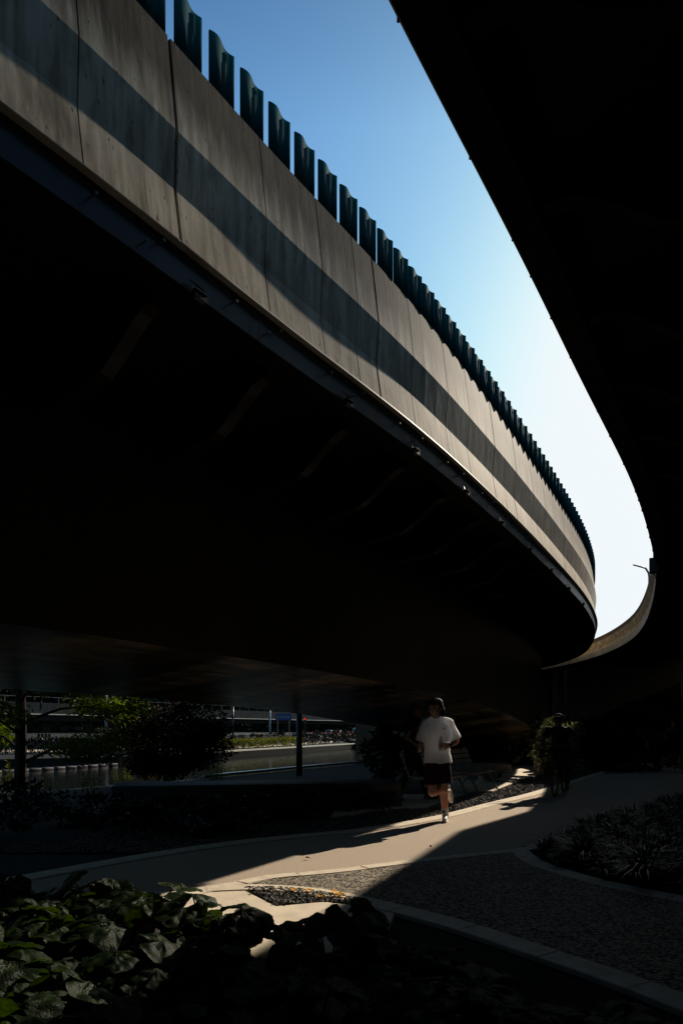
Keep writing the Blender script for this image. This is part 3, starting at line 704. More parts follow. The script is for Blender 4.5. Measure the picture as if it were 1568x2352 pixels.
RB = [(a * G, CAMZ + (b_ - CAMZ) * G if b_ > 0 else -.1) for a, b_ in [(-30, 3.3), (24, 3.3), (27, 3.12), (31, 2.85), (34, 2.6), (36.5, 2.1), (38.5, 1.3), (40, -.1)]]
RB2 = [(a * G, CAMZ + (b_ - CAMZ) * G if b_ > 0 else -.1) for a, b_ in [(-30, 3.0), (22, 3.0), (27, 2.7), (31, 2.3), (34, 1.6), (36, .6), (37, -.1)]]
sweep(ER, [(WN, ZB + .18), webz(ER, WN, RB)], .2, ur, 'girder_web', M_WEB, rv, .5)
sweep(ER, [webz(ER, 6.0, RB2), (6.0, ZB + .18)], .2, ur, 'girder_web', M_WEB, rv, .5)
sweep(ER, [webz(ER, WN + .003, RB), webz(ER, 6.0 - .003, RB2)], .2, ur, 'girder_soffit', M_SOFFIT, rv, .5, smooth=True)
ribs(ER, rv, ER.u_at_y(1.0), ER.u_at_y(32), WN, m=M_DARK)
# screen added on the right parapet, out of view, to narrow the sun strip
sweep(ER, [(.10, ZRT), (.10, ZRT + 1.75), (.13, ZRT + 1.75), (.13, ZRT)], .5, ER.u_at_y(19.0), 'added_sun_screen', M_TEAL, rv, .4, closed=True)
uu = ER.u_at_y(2.2)
rp_ = random.Random(8)
while uu < ER.u_at_y(15):
    p = ER.at(uu, -.004, ZB + .03); mb = MB(); mb.bar(p + Vector((0, 0, .06)), p - Vector((0, 0, rp_.uniform(.015, .03))), .02, .012); mb.bar(p, ER.at(uu + rp_.uniform(.06, .2), -.002, ZB + .03), .008, .02); mb.build('fixing_clip', M_BLACKM, rv); uu += rp_.uniform(.35, 1.2)
# junction box and lamp on the right edge
p = ER.at(ER.u_at_y(13.2), -.02, ZB - .16); t = ER.tan(ER.u_at_y(13.2))
bx = thing('junction_box', 'dark equipment box hung from the right viaduct edge in front of its far parapet', 'junction box', p, math.atan2(t.y, t.x))
m = MB(); m.box((0, 0, .12), (.26, .16, .26)); m.build('box_body', M_BLACKM, bx)
m = MB(); m.tube([(-.08, 0, .0), (-.09, 0, -.04), (0, 0, -.07), (.09, 0, -.04), (.08, 0, .0)], .012, 6); m.build('cable_loop', M_RUB, bx)
m = MB(); m.bar((0, -.08, .2), (0, -.5, .2), .06, .05); m.build('bracket', M_BLACKM, bx)
# street lamp on the right deck
lu = ER.u_at_y(20.9); lp = ER.at(lu, .15, ZRT)
sx = P2(1489, 28.0)
lamp = thing('street_lamp', 'slim curved-arm street lamp standing on the far right parapet against the pale sky', 'street lamp', (lp.x, lp.y, ZRT))
tz = CAMZ + (HOR - 1300) * lp.y / F - ZRT; dx = -36 * lp.y / F
m = MB(); m.tube([(0, 0, -.1), (0, 0, tz * .62), (dx * .05, 0, tz * .78), (dx * .25, 0, tz * .93), (dx * .5, 0, tz * .97)], [.04, .035, .03, .026, .024], 8); m.build('pole', M_METAL, lamp)
m = MB(); m.capsule((dx * .5, 0, tz * .97), (dx * 1.0, 0, tz * 1.03), .035, .03, ((0, 0, 1), .6)); m.build('lamp_head', M_METAL, lamp)

# ------------------------------------------------------------------ ground
def sheet(name, pts, z, m, depth=0.0):
    me = bpy.data.meshes.new(name); bm = bmesh.new()
    vs = [bm.verts.new((p[0], p[1], z)) for p in pts]; f = bm.faces.new(vs)
    if f.normal.z < 0: f.normal_flip()
    f.normal_update()
    if f.normal.z < 0: f.normal_flip()
    if depth:
        r = bmesh.ops.extrude_face_region(bm, geom=[f])
        nv = [g for g in r['geom'] if isinstance(g, bmesh.types.BMVert)]
        # the copy becomes the top, the original the bottom
        for v in nv: v.co.z = z
        for v in vs: v.co.z = z - depth
        bmesh.ops.recalc_face_normals(bm, faces=bm.faces[:])
    bmesh.ops.triangulate(bm, faces=[q for q in bm.faces if len(q.verts) > 4])
    bm.to_mesh(me); bm.free(); me.materials.append(m)
    o = bpy.data.objects.new(name, me); col.objects.link(o); return o

struct(sheet('ground', [(-1500, -600), (1500, -600), (1500, 2200), (-1500, 2200)], -1.5, M_SOIL))
canal_near = [(-26, -22), (-12.5, 11), (-8.5, 14.3), (-6.2, 14.9), (-4.9, 16.9), gp(500, 1785), gp(835, 1753), (2.6, 33), (3.2, 45), (2.2, 70), (-2, 120), (-10, 200)]
cn = [(p[0], p[1]) for p in canal_near]
struct(sheet('near_bank', cn + [(60, 200), (160, 200), (160, -120), (-26, -120)], -.02, M_SOIL, 1.4))
canal_far = [(-60, 10), (-30, 30), P2(274, 41) and (P2(274, 41), 41), (P2(512, 49), 49), (P2(700, 62), 62), (P2(832, 78), 78), (0, 120), (-16, 200)]
M_BANK = mat('far_bank_earth', (.022, .02, .016), (.012, .011, .009), rough=.9, scale=2)
struct(sheet('far_bank', canal_far + [(-16, 420), (-400, 420), (-400, 10)], -.35, M_BANK, 1.1))
mw = bpy.data.materials.new('canal_water'); mw.use_nodes = True
b = mw.node_tree.nodes['Principled BSDF']; b.inputs['Base Color'].default_value = (.012, .014, .008, 1); b.inputs['Roughness'].default_value = .08; b.inputs['IOR'].default_value = 1.33
t_ = mw.node_tree.nodes.new('ShaderNodeTexNoise'); t_.inputs['Scale'].default_value = 2.6; t_.inputs['Detail'].default_value = 3
tc_ = mw.node_tree.nodes.new('ShaderNodeTexCoord'); mp_ = mw.node_tree.nodes.new('ShaderNodeMapping'); mp_.inputs['Scale'].default_value = (.8, 2.2, 1)
bp_ = mw.node_tree.nodes.new('ShaderNodeBump'); bp_.inputs['Strength'].default_value = .12; bp_.inputs['Distance'].default_value = .06
mw.node_tree.links.new(tc_.outputs['Object'], mp_.inputs[0]); mw.node_tree.links.new(mp_.outputs[0], t_.inputs[0]); mw.node_tree.links.new(t_.outputs[0], bp_.inputs['Height']); mw.node_tree.links.new(bp_.outputs[0], b.inputs['Normal'])
struct(sheet('canal_water', [(-80, -60), (12, -60), (12, 260), (-80, 260)], -.8, mw))

KA = [gp(-250, 2095), gp(0, 2037), gp(344, 1972), gp(549, 1941), gp(700, 1924), gp(861, 1908), gp(1030, 1878), gp(1140, 1849), gp(1234, 1825), gp(1340, 1792), gp(1404, 1771), gp(1468, 1750), gp(1477, 1741), gp(1470, 1735), gp(1445, 1730), gp(1400, 1727)]
KB = [gp(150, 2075), gp(400, 2049), gp(542, 2026), gp(606, 2013), gp(746, 2000), gp(784, 1996), gp(954, 1975), gp(1084, 1961), gp(1169, 1953)]
KG = [gp(1169, 1953), gp(1234, 1937), gp(1309, 1900), gp(1420, 1868), gp(1568, 1832), gp(1700, 1808), gp(1900, 1790)]
KC = [gp(1169, 1953), gp(1185, 1968), gp(1209, 1984), gp(1264, 2004), gp(1354, 2030), gp(1568, 2075), gp(1800, 2112)]
KD = [gp(330, 2068), gp(472, 2038), gp(534, 2035), gp(601, 2034), gp(690, 2039), gp(784, 2051), gp(884, 2072), gp(1064, 2117), gp(1284, 2187), gp(1430, 2235), gp(1568, 2285), gp(1800, 2372)]
def cr(pts, step=.12):
    p = [Vector((q[0], q[1], 0)) for q in pts]; n = len(p); out = []
    for i in range(n - 1):
        a, b, c, d = p[max(i - 1, 0)], p[i], p[i + 1], p[min(i + 2, n - 1)]
        m = max(1, int((c - b).length / step))
        for k in range(m):
            t = k / m; out.append(0.5 * ((2 * b) + (c - a) * t + (2 * a - 5 * b + 4 * c - d) * t * t + (3 * b - a - 3 * c + d) * t ** 3))
    out.append(p[-1]); return out
KA_, KB_, KG_, KC_, KD_ = [cr(x) for x in (KA, KB, KG, KC, KD)]
def kerb(name, line, wd, z, m, stone=.9, side=1):
    """row of kerb stones; side +1 lies to the left of the line's direction"""
    mb = MB(); acc = 0; i = 0; n = len(line)
    while i < n - 1:
        j = i; l = 0
        while j < n - 1 and l < stone: l += (line[j + 1] - line[j]).length; j += 1
        seg = line[i:j + 1]
        if len(seg) >= 2:
            dz = random.uniform(-.0015, .0015)
            vs = []
            g0 = (seg[1] - seg[0]).normalized() * .006; g1 = (seg[-1] - seg[-2]).normalized() * .006
            seg = [seg[0] + g0] + seg[1:-1] + [seg[-1] - g1]
            for q, p in enumerate(seg):
                t = (seg[min(q + 1, len(seg) - 1)] - seg[max(q - 1, 0)]).normalized(); nn = Vector((-t.y, t.x, 0)) * side
                for ww, zz in ((0, z - .08), (.0, z + dz - .006), (.006, z + dz), (wd - .006, z + dz), (wd, z + dz - .006), (wd, z - .08)):
                    vs.append(p + nn * ww + Vector((0, 0, zz)))
            fs = []
            for q in range(len(seg) - 1):
                for k in range(5):
                    f = (q * 6 + k, q * 6 + k + 1, (q + 1) * 6 + k + 1, (q + 1) * 6 + k); fs.append(f if side < 0 else f[::-1])
            fs.append((0, 1, 2, 3, 4, 5)); e_ = (len(seg) - 1) * 6; fs.append(tuple(e_ + k for k in (5, 4, 3, 2, 1, 0)))
            mb.add(vs, fs)
        i = j
    return struct(mb.build(name, m))
kerb('kerb', KA_, .24, .012, M_KERB, 1.0, 1)
kerb('kerb', KB_, .15, .010, M_KERB, .6, -1)
kerb('kerb', KG_, .16, .012, M_KERB, .8, -1)
kerb('kerb', KC_, .20, .012, M_KERB, .7, 1)
kerb('kerb', KD_, .20, .012, M_KERB, .55, -1)
struct(sheet('jogging_path', [(p.x, p.y) for p in KA_] + [(40, 60), (40, 34), (20, 24)] + [(p.x, p.y) for p in reversed(KG_)] + [(p.x, p.y) for p in reversed(KB_)] + [(-3.2, 4.4), (-4.5, 3.6)], 0.0, M_ASPH, .1))
struct(sheet('aggregate_path', [(p.x, p.y) for p in KB_[6:]] + [(p.x, p.y) for p in KC_[1:]] + [(6.5, 2.0), (3.5, 1.2)] + [(p.x, p.y) for p in reversed(KD_)], 0.003, M_AGG, .1))

# paved platform beside the kerb (front) with a gravel pocket
slab_pts = [gp(395, 2052), gp(474, 2041), gp(552, 2042), gp(633, 2083), gp(745, 2073), gp(830, 2083), gp(905, 2100), gp(880, 2160), gp(620, 2230), gp(420, 2160), gp(330, 2090)]
struct(sheet('front_pavement', [(p.x, p.y) for p in slab_pts], .006, M_SLAB, .08))
def stones(name, poly, n, size, z, m, seed=1, dens=None):
    random.seed(seed); mb = MB(); xs = [p[0] for p in poly]; ys = [p[1] for p in poly]
    def inside(x, y):
        c = False; j = len(poly) - 1
        for i in range(len(poly)):
            if (poly[i][1] > y) != (poly[j][1] > y) and x < (poly[j][0] - poly[i][0]) * (y - poly[i][1]) / (poly[j][1] - poly[i][1]) + poly[i][0]: c = not c
            j = i
        return c
    k = 0
    while k < n:
        x = random.uniform(min(xs), max(xs)); y = random.uniform(min(ys), max(ys))
        if not inside(x, y): continue
        s = size * random.uniform(.5, 1.25); rz = random.uniform(0, 6.28); ca, sa = math.cos(rz), math.sin(rz); tl = random.uniform(-.5, .5)
        vs = []
        for vx, vy, vz in ((1, 0, 0), (0, .7, .1), (-1, .1, 0), (0, -.7, 0), (.25, .1, .62), (-.3, -.1, .55), (0, 0, -.4)):
            vx += random.uniform(-.2, .2); vy += random.uniform(-.15, .15)
            vz += tl * vx
            vs.append(Vector((x + (vx * ca - vy * sa) * s, y + (vx * sa + vy * ca) * s, z + vz * s)))
        mb.add(vs, [(0, 1, 4), (1, 5, 4), (1, 2, 5), (2, 3, 5), (3, 4, 5), (3, 0, 4), (1, 0, 6), (2, 1, 6), (3, 2, 6), (0, 3, 6)]); k += 1
    o = mb.build(name, m); o['kind'] = 'stuff'; return o
KAi = KA_[:]
def off(line, d):
    out = []
    for i, p in enumerate(line):
        t = (line[min(i + 1, len(line) - 1)] - line[max(i - 1, 0)]).normalized(); out.append(p + Vector((-t.y, t.x, 0)) * d)
    return out
ga = [p for p in off(KA_, .25) if 7.2 < p.y < 23]; gb = [p for p in off(KA_, 1.9) if 7.2 < p.y < 22]
gpoly = [(p.x, p.y) for p in ga] + [(p.x, p.y) for p in reversed(gb)]
struct(sheet('gravel_bed', gpoly, -.006, mat('gravel_base', (.10, .09, .075), (.03, .027, .024), rough=.9, scale=45, bump=.8, kind='voronoi')))
st = stones('gravel', gpoly, 17000, .021, .004, M_STONE, 3); tag(st, 'dark and pale gravel between the running path kerb and the benches', 'gravel')
pk = [gp(560, 2040), gp(640, 2040), gp(700, 2045), gp(790, 2059), gp(860, 2076), gp(830, 2082), gp(745, 2072), gp(633, 2082)]
pkp = [(p.x, p.y) for p in pk]
st = stones('gravel', pkp, 1500, .017, .008, M_STONE, 4); tag(st, 'small pocket of gravel with yellow petals in front of the kerb', 'gravel')
# terrace slabs by the benches
sl_d = [
 ([(1046, 1834), (1086, 1820), (1130, 1820), (1181, 1800), (1105, 1799), (1063, 1816)], 'long sunlit stone slab with a bevelled corner in front of the benches'),
 ([(1130, 1793), (1158, 1786), (1206, 1791), (1182, 1798)], 'small sunlit stepping slab between the long slab and the wide slab'),
 ([(1151, 1783), (1172, 1759), (1247, 1761), (1262, 1772), (1226, 1785)], 'wide bright stone slab beside the concrete block seat'),
 ([(905, 1858), (975, 1858), (1005, 1848), (1046, 1834), (1055, 1822), (985, 1828), (930, 1840)], 'shaded stone slab under the feet of the walking man'),
 ([(760, 1880), (905, 1859), (930, 1840), (985, 1828), (900, 1828), (780, 1850)], 'dim stone slab left of the benches in shade'),
 ([(1055, 1821), (1104, 1798), (1140, 1786), (1080, 1783), (1020, 1800), (985, 1827)], 'shaded stone slab beneath the right bench'),
]
for pts, lab in sl_d:
    pp = [gp(*q) for q in pts]; c = sum(pp, Vector()) / len(pp)
    o = sheet('paving_slab', [((p.x - c.x), (p.y - c.y)) for p in pp], 0, M_SLAB, .09); o.location = (c.x, c.y, .03)
    tag(o, lab, 'paving slab', 'stone slabs around the benches')

# ------------------------------------------------------------------ vegetation builders
def leaf_quad(mb, p, d, up, l, wd, curl=.15):
    d = d.normalized(); s = d.cross(up)
    if s.length < 1e-3: s = d.cross(Vector((1, 0, 0)))
    s.normalize(); u = s.cross(d)
    o = len(mb.v)
    mb.v += [p, p + d * l * .45 + s * wd / 2 + u * l * .05, p + d * l - u * l * curl, p + d * l * .45 - s * wd / 2 + u * l * .05]
    mb.f += [(o, o + 1, o + 2), (o, o + 2, o + 3)]
def rvec(rng):
    while True:
        v = Vector((rng.uniform(-1, 1), rng.uniform(-1, 1), rng.uniform(-1, 1)))
        if .05 < v.length < 1: return v
def leaf_cloud(n, c, r, size, seed, clumps=22, low=-1.0, fill=.35, droop=.2):
    """leaves gathered into clumps spread through an ellipsoid, gaps between them"""
    rng = random.Random(seed); mb = MB(); cl = []
    for _ in range(clumps):
        v = rvec(rng).normalized() * rng.uniform(.45, .95)
        if v.z < low: v.z = low * rng.random()
        cl.append((v, rng.uniform(.18, .36)))
    for _ in range(n):
        v, s = cl[rng.randrange(clumps)] if rng.random() > fill * .3 else (rvec(rng) * .85, .1)
        q = v + rvec(rng) * s
        p = Vector(c) + Vector((q.x * r[0], q.y * r[1], q.z * r[2]))
        d = (q.normalized() * .6 + rvec(rng)); d.z -= droop
        leaf_quad(mb, p, d, rvec(rng), size * rng.uniform(.6, 1.3), size * rng.uniform(.3, .5))
    return mb
def bush(name, label, cat, loc, r, n, size, m, seed, group=None, stems=5, clumps=22):
    o = thing(name, label, cat, loc, 0, group)
    leaf_cloud(n, (0, 0, r[2]), r, size, seed, clumps).build('foliage', m, o)
    rng = random.Random(seed); mb = MB()
    for k in range(stems):
        a = rng.uniform(0, 6.28); q = rng.uniform(.3, .7)
        mb.tube([(math.cos(a) * .06, math.sin(a) * .06, -.05), (math.cos(a) * r[0] * q * .5, math.sin(a) * r[1] * q * .5, r[2] * .7), (math.cos(a) * r[0] * q, math.sin(a) * r[1] * q, r[2] * 1.4)], [.025, .018, .006], 6)
    mb.build('stem', M_BARK, o)
    return o

# --- broad-leaved ground plants in the foreground
def leaf_mesh(seed):
    rng = random.Random(seed); mb = MB(); nr, ns = 12, 64; rr = .5
    cup = rng.uniform(-.28, .04); fold = rng.uniform(.05, .22); ph = rng.uniform(0, 6.28)
    nv = rng.choice([9, 11]); notch = R(18)
    vs = [Vector((0, 0, 0))]
    for i in range(1, nr + 1):
        t = i / nr
        for k in range(ns):
            a = notch + (2 * math.pi - 2 * notch) * k / (ns - 1) - math.pi / 2   # notch at -y
            rad = rr * (1 + .10 * math.cos(a - math.pi / 2) + .05 * abs(math.sin(a * nv / 2)) + .02 * math.sin(a * 23 + seed))
            back = max(0, 1 - abs(k - (ns - 1) / 2) / ((ns - 1) / 2)); rad *= .82 + .18 * min(1, back * 6)
            x = math.cos(a) * rad * t; y = math.sin(a) * rad * t
            vein = -abs(math.cos((a - math.pi / 2) * nv / 2)) ** 6
            z = cup * t * t * rr * 1.6 + (.013) * vein * math.sin(math.pi * min(1, t * 1.05)) + .03 * t * t * math.sin(a * 5 + ph) - fold * abs(x) * .8
            z += .045 * noise.noise(Vector((x * 6 + seed, y * 6, 0))) + .012 * noise.noise(Vector((x * 22, y * 22 + seed, 0)))
            vs.append(Vector((x, y, z)))
    fs = []
    for k in range(ns - 1): fs.append((0, 1 + k, 2 + k))
    for i in range(nr - 1):
        for k in range(ns - 1):
            a = 1 + i * ns + k; fs.append((a, a + ns, a + ns + 1, a + 1))
    mb.add(vs, fs)
    me = bpy.data.meshes.new('leaf'); me.from_pydata([tuple(v) for v in mb.v], [], mb.f); me.materials.append(M_LEAF)
    for p in me.polygons: p.use_smooth = True
    return me
LEAFS = [leaf_mesh(s) for s in range(7)]
rng = random.Random(11)
def broad_plant(x, y, label, nl, hgt, size, group, face=None, extra=0):
    o = thing('leafy_plant', label, 'plant', (x, y, -.02), 0, group)
    for k in range(nl):
        a = 6.283 * k / nl + rng.uniform(-.5, .5); h = hgt * rng.uniform(.55, 1.08); rad = rng.uniform(.06, .26)
        tip = Vector((math.cos(a) * rad, math.sin(a) * rad, h)); s = size * rng.uniform(.65, 1.2)
        mb = MB(); mb.tube([(math.cos(a) * .02, math.sin(a) * .02, 0), (tip.x * .45, tip.y * .45, h * .6), tip], [.007, .006, .004], 6)
        st_ = mb.build('stalk', M_STEM, o, True)
        lf = bpy.data.objects.new('leaf', LEAFS[rng.randrange(7)]); col.objects.link(lf); lf.parent = o
        lf.location = tip; lf.scale = (s, s, s)
        tilt = rng.uniform(.1, .75)
        lf.rotation_euler = Matrix.Rotation(a - math.pi / 2, 3, 'Z').to_4x4().to_euler()
        lf.rotation_euler = (Matrix.Rotation(a - math.pi / 2 + rng.uniform(-.6, .6), 4, 'Z') @ Matrix.Rotation(-tilt, 4, 'X') @ Matrix.Rotation(rng.uniform(-.35, .35), 4, 'Y')).to_euler()
    return o
plab = 'broad round-leaved plant in the crowded dark bed at the bottom left'
spots = []
for yy in [4.7, 4.35, 4.0, 3.65, 3.3, 2.95, 2.6, 2.3]:
    xx = -2.7
    while xx < 1.0:
        X = xx + rng.uniform(-.12, .12); Y = yy + rng.uniform(-.12, .12)
        lim = interp([(2.2, .9), (2.6, .8), (3.0, .65), (3.4, .35), (3.7, .05), (4.0, -.38), (4.2, -.75), (4.4, -1.05), (4.9, -1.4)], Y)
        if X < lim and X / Y > -.62: spots.append((X, Y))
        xx += .36
for X, Y in spots: broad_plant(X, Y, plab, rng.randrange(4, 7), rng.uniform(.2, .33), rng.uniform(.24, .36), 'broad-leaved plants in the foreground bed')
broad_plant(P2(480, 3.75), 3.75, 'broad-leaved plant leaning its torn leaf over the sunlit pavement edge', 6, .36, .33, None)
broad_plant(P2(1400, 2.75), 2.72, 'broad-leaved plant alone at the bottom right corner below the kerb', 6, .18, .3, None)

# --- strap-leaved grass bed on the right
def grass_clump(mb, c, n, h, rg, spread=1.0):
    for _ in range(n):
        a = rg.uniform(0, 6.283); l = h * rg.uniform(.7, 1.25); lean = rg.uniform(.3, 1.0) * spread; wv = .0055
        d = Vector((math.cos(a), math.sin(a), 0)); s = Vector((-d.y, d.x, 0)) * wv
        o = len(mb.v); p0 = Vector(c) + d * rg.uniform(0, .04)
        for t, ww in ((0, 1), (.35, 1.1), (.65, .9), (.88, .5), (1, .08)):
            p = p0 + d * (l * lean * t * (.35 + .65 * t)) + Vector((0, 0, l * (t * 1.15 - (.35 + .5 * lean) * t * t)))
            mb.v += [p - s * ww, p + s * ww]
        for k in range(4): mb.f.append((o + 2 * k, o + 2 * k + 1, o + 2 * k + 3, o + 2 * k + 2))
gbed = [(p.x, p.y) for p in off(KG_, -.17)] + [(14, 8), (9, 4)] + [(p.x, p.y) for p in reversed(off(KC_, .2))]
struct(sheet('planting_bed', gbed, .004, M_SOIL))
def inpoly(poly, x, y):
    c = False; j = len(poly) - 1
    for i in range(len(poly)):
        if (poly[i][1] > y) != (poly[j][1] > y) and x < (poly[j][0] - poly[i][0]) * (y - poly[i][1]) / (poly[j][1] - poly[i][1]) + poly[i][0]: c = not c
        j = i
    return c
rg = random.Random(5); mb = MB(); k = 0
while k < 420:
    x = rg.uniform(1.5, 9); y = rg.uniform(4.5, 13)
    if x / y > .62 or not inpoly(gbed, x, y): continue
    grass_clump(mb, (x, y, 0), 34, rg.uniform(.2, .34), rg); k += 1
tag(mb.build('grass', M_GRASS), 'dark strap-leaved grass covering the bed on the right', 'grass', kind='stuff')
for (x, y, lab) in ((P2(1480, 5.7), 5.7, 'arching tuft of strap-leaved grass with the palest blades, toward the right of the bed'), (P2(1330, 6.7), 6.6, 'taller tuft of grass at the left tip of the right bed')):
    o = thing('grass_tuft', lab, 'grass tuft', (x, y, 0)); mb = MB(); grass_clump(mb, (0, 0, 0), 90, .48, rg, 1.1); mb.build('blades', mat('pale_grass_blade', (.03, .04, .018), (.015, .022, .01), rough=.35, transl=.1), o)
# fallen yellow petals
m_pet = mat('yellow_petal', (.75, .55, .05), (.6, .42, .03), rough=.6, transl=.2)
for i, (x, y, lab) in enumerate(((780, 2062, 'largest yellow blossom lying on the gravel pocket'), (674, 2050, 'yellow blossom on the gravel pocket near its left corner'), (708, 2052, 'orange-yellow blossom between two others on the gravel pocket'), (735, 2067, 'flattened yellow blossoms at the lower edge of the gravel pocket'), (768, 2055, 'small yellow blossom by the kerb side of the gravel pocket'))):
    p = gp(x, y); o = thing('blossom', lab, 'blossom', (p.x, p.y, .022), 0, 'blossoms on the gravel'); mb = MB()
    for k in range(7):
        a = k * .9; leaf_quad(mb, Vector((0, 0, .004)), Vector((math.cos(a), math.sin(a), .35)), Vector((0, 0, 1)), .035 if i else .05, .028)
    mb.build('petals', m_pet, o)
for (x, y, lab) in ((700, 1975, 'fleck of dry leaf on the sunlit running path below the shadow of the jogger'), (985, 1947, 'dry leaf on the running path at the edge of the shade'), (1205, 1950, 'dark dead leaf by the meeting point of the kerbs'), (588, 2053, 'curled dry leaf on the front pavement'), (816, 2071, 'dry leaf at the shaded edge of the front pavement')):
    p = gp(x, y); mb = MB(); leaf_quad(mb, Vector((0, 0, .01)), Vector((1, .3, .2)), Vector((0, 0, 1)), .06, .035, .4); o = mb.build('dry_leaf', M_BARK); o.location = (p.x, p.y, .014); o.rotation_euler = (0, 0, x * .7); tag(o, lab, 'leaf')
# ------------------------------------------------------------------ seats, ledge, posts
def slat_bench(name, label, a, b, group, face=1):
    """a, b: ground points of the two ends; seat on the right-hand side of a->b when face is 1"""
    a = Vector((a[0], a[1], 0)); b = Vector((b[0], b[1], 0)); d = (b - a); L_ = d.length; d.normalize(); r = Vector((d.y, -d.x, 0)) * face
    o = thing(name, label, 'bench', a, 0, group)
    def q(u, v, z): return d * u + r * v + Vector((0, 0, z))
    for k in range(5):
        mb = MB(); v = .08 + .105 * k; mb.bar(q(0, v, .45 - .01 * k), q(L_, v, .45 - .01 * k), .09, .032); mb.build('seat_slat', M_WOOD, o)
    for k in range(4):
        z = .52 + .105 * k; v = .03 - .045 * k; mb = MB(); mb.bar(q(0, v, z), q(L_, v, z), .028, .09, (r * -.4 + Vector((0, 0, 1)))); mb.build('back_slat', M_WOOD, o)
    for u in (.12, L_ - .12):
        mb = MB()
        mb.bar(q(u, .08, .43), q(u, -.22, .02), .05, .03); mb.bar(q(u, .42, .42), q(u, .62, .02), .05, .03)
        mb.bar(q(u, .0, .425), q(u, .56, .40), .05, .03); mb.bar(q(u, .06, .42), q(u, -.14, .92), .045, .03); mb.bar(q(u, -.24, .015), q(u, .64, .015), .05, .03)
        mb.build('leg_frame', M_METAL, o)
    return o
slat_bench('park_bench', 'slatted bench with metal legs behind the walking man, nearer of the two', (1.15, 12.15), (1.92, 13.35), 'slatted benches beside the path')
slat_bench('park_bench', 'slatted bench with splayed metal legs right of the jogger, before the concrete block', (2.12, 13.75), (2.85, 15.0), 'slatted benches beside the path')
def rounded_block(size, bev=.05, seg=3):
    bm = bmesh.new(); bmesh.ops.create_cube(bm, size=1); bmesh.ops.scale(bm, vec=size, verts=bm.verts); bmesh.ops.translate(bm, vec=(0, 0, size[2] / 2), verts=bm.verts)
    bmesh.ops.bevel(bm, geom=[e for e in bm.edges], offset=bev, segments=seg, profile=.5, affect='EDGES')
    me = bpy.data.meshes.new('block'); bm.to_mesh(me); bm.free()
    return me
def block(name, label, cat, loc, rz, size, m, group=None, bev=.05):
    me = rounded_block(size, bev); me.name = name; me.materials.append(m)
    for p in me.polygons: p.use_smooth = True
    o = bpy.data.objects.new(name, me); col.objects.link(o); o.location = loc; o.rotation_euler = (0, 0, rz); return tag(o, label, cat, group)
block('concrete_seat', 'rounded concrete block seat with its end face lit, beside the sunlit slabs', 'seat', (3.63, 17.6, 0), R(-32), (.44, 1.1, .42), M_BLOCK)
block('concrete_seat', 'long low concrete plinth behind the rounded block seat', 'seat', (3.55, 19.9, 0), R(4), (2.6, .8, .30), M_BLOCK, bev=.02)
block('planter_block', 'rounded concrete block in shade left of the cyclist, under the shiny bush', 'seat', (6.0, 19.6, 0), R(-12), (.75, .7, .55), M_BLOCK, bev=.09)
block('planter_block', 'second concrete block standing behind the shaded rounded block', 'seat', (6.25, 20.9, 0), R(-12), (.7, .5, .66), M_BLOCK, bev=.09)
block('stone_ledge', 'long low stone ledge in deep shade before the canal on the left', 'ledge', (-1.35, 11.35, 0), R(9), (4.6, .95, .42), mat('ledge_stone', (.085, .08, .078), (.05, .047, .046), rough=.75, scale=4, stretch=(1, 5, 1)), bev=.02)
# edge rail of the canal
m = MB(); pts = [gp(470, 1790.5), gp(500, 1786), gp(600, 1776), gp(700, 1766), gp(835, 1753.5), (2.2, 30, 0)]
m.tube([Vector((p[0], p[1], .07)) for p in pts], .045, 8); e_ = m.build('canal_edge_pipe', mat('pale_pipe', (.5, .55, .6), rough=.25, metal=.4), None, True)
tag(e_, 'pale pipe running along the near edge of the canal', 'pipe')
# crumpled tissue
rngt = random.Random(3); m = MB(); m.ell((0, 0, .09), (.07, .06, .09), None, 12, 8); m.ell((.09, -.01, .025), (.1, .06, .025), None, 12, 6)
m.v = [v + Vector((noise.noise(v * 22), noise.noise(v * 22 + Vector((5, 0, 0))), noise.noise(v * 22 + Vector((0, 9, 0))))) * .04 for v in m.v]
for v in m.v: v.z = max(v.z, 0)
t_ = m.build('crumpled_tissue', mat('white_paper', (.8, .78, .74), (.7, .68, .64), rough=.9)); p = gp(1103, 1803); t_.location = (p.x, p.y, .032)
tag(t_, 'crumpled white tissue on the sunlit slab behind the jogger', 'litter')
# post
def post(name, label, cat, loc, h, r, m):
    mb = MB(); mb.tube([(0, 0, -.2), (0, 0, h)], r, 12); o = mb.build(name, m, None, True); o.location = loc; return tag(o, label, cat)
M_POST = mat('dark_green_post', (.04, .05, .055), (.025, .03, .035), rough=.35, metal=.3)
pp = gp(687, 1780); post('metal_post', 'slim dark metal post rising from the canal edge to the girder', 'post', (pp.x, pp.y, 0), 1.75, .085, M_POST)
pc = thing('pier_column', 'pale slim concrete column under the far right viaduct, beside the dark wall', 'column', (P2(1269, 31.5), 31.5, 0))
m = MB(); m.box((0, 0, 2.05), (.26, .45, 4.1)); m.build('shaft', M_BLOCK, pc); m = MB(); m.tube([(.62, .2, 0), (.62, .2, 4.1)], .075, 8); m.build('downpipe', M_BLOCK, pc)
for i, (x, y, h, lab) in enumerate(((P2(1487, 30), 30, .75, 'short dark bollard left of the distant walkers'), (P2(1568, 22), 22, 3.2, 'tall dark post at the right edge of the picture'))):
    post('bollard' if i == 0 else 'metal_post', lab, 'bollard' if i == 0 else 'post', (x, y, 0), h, .09 if i == 0 else .07, M_POST)

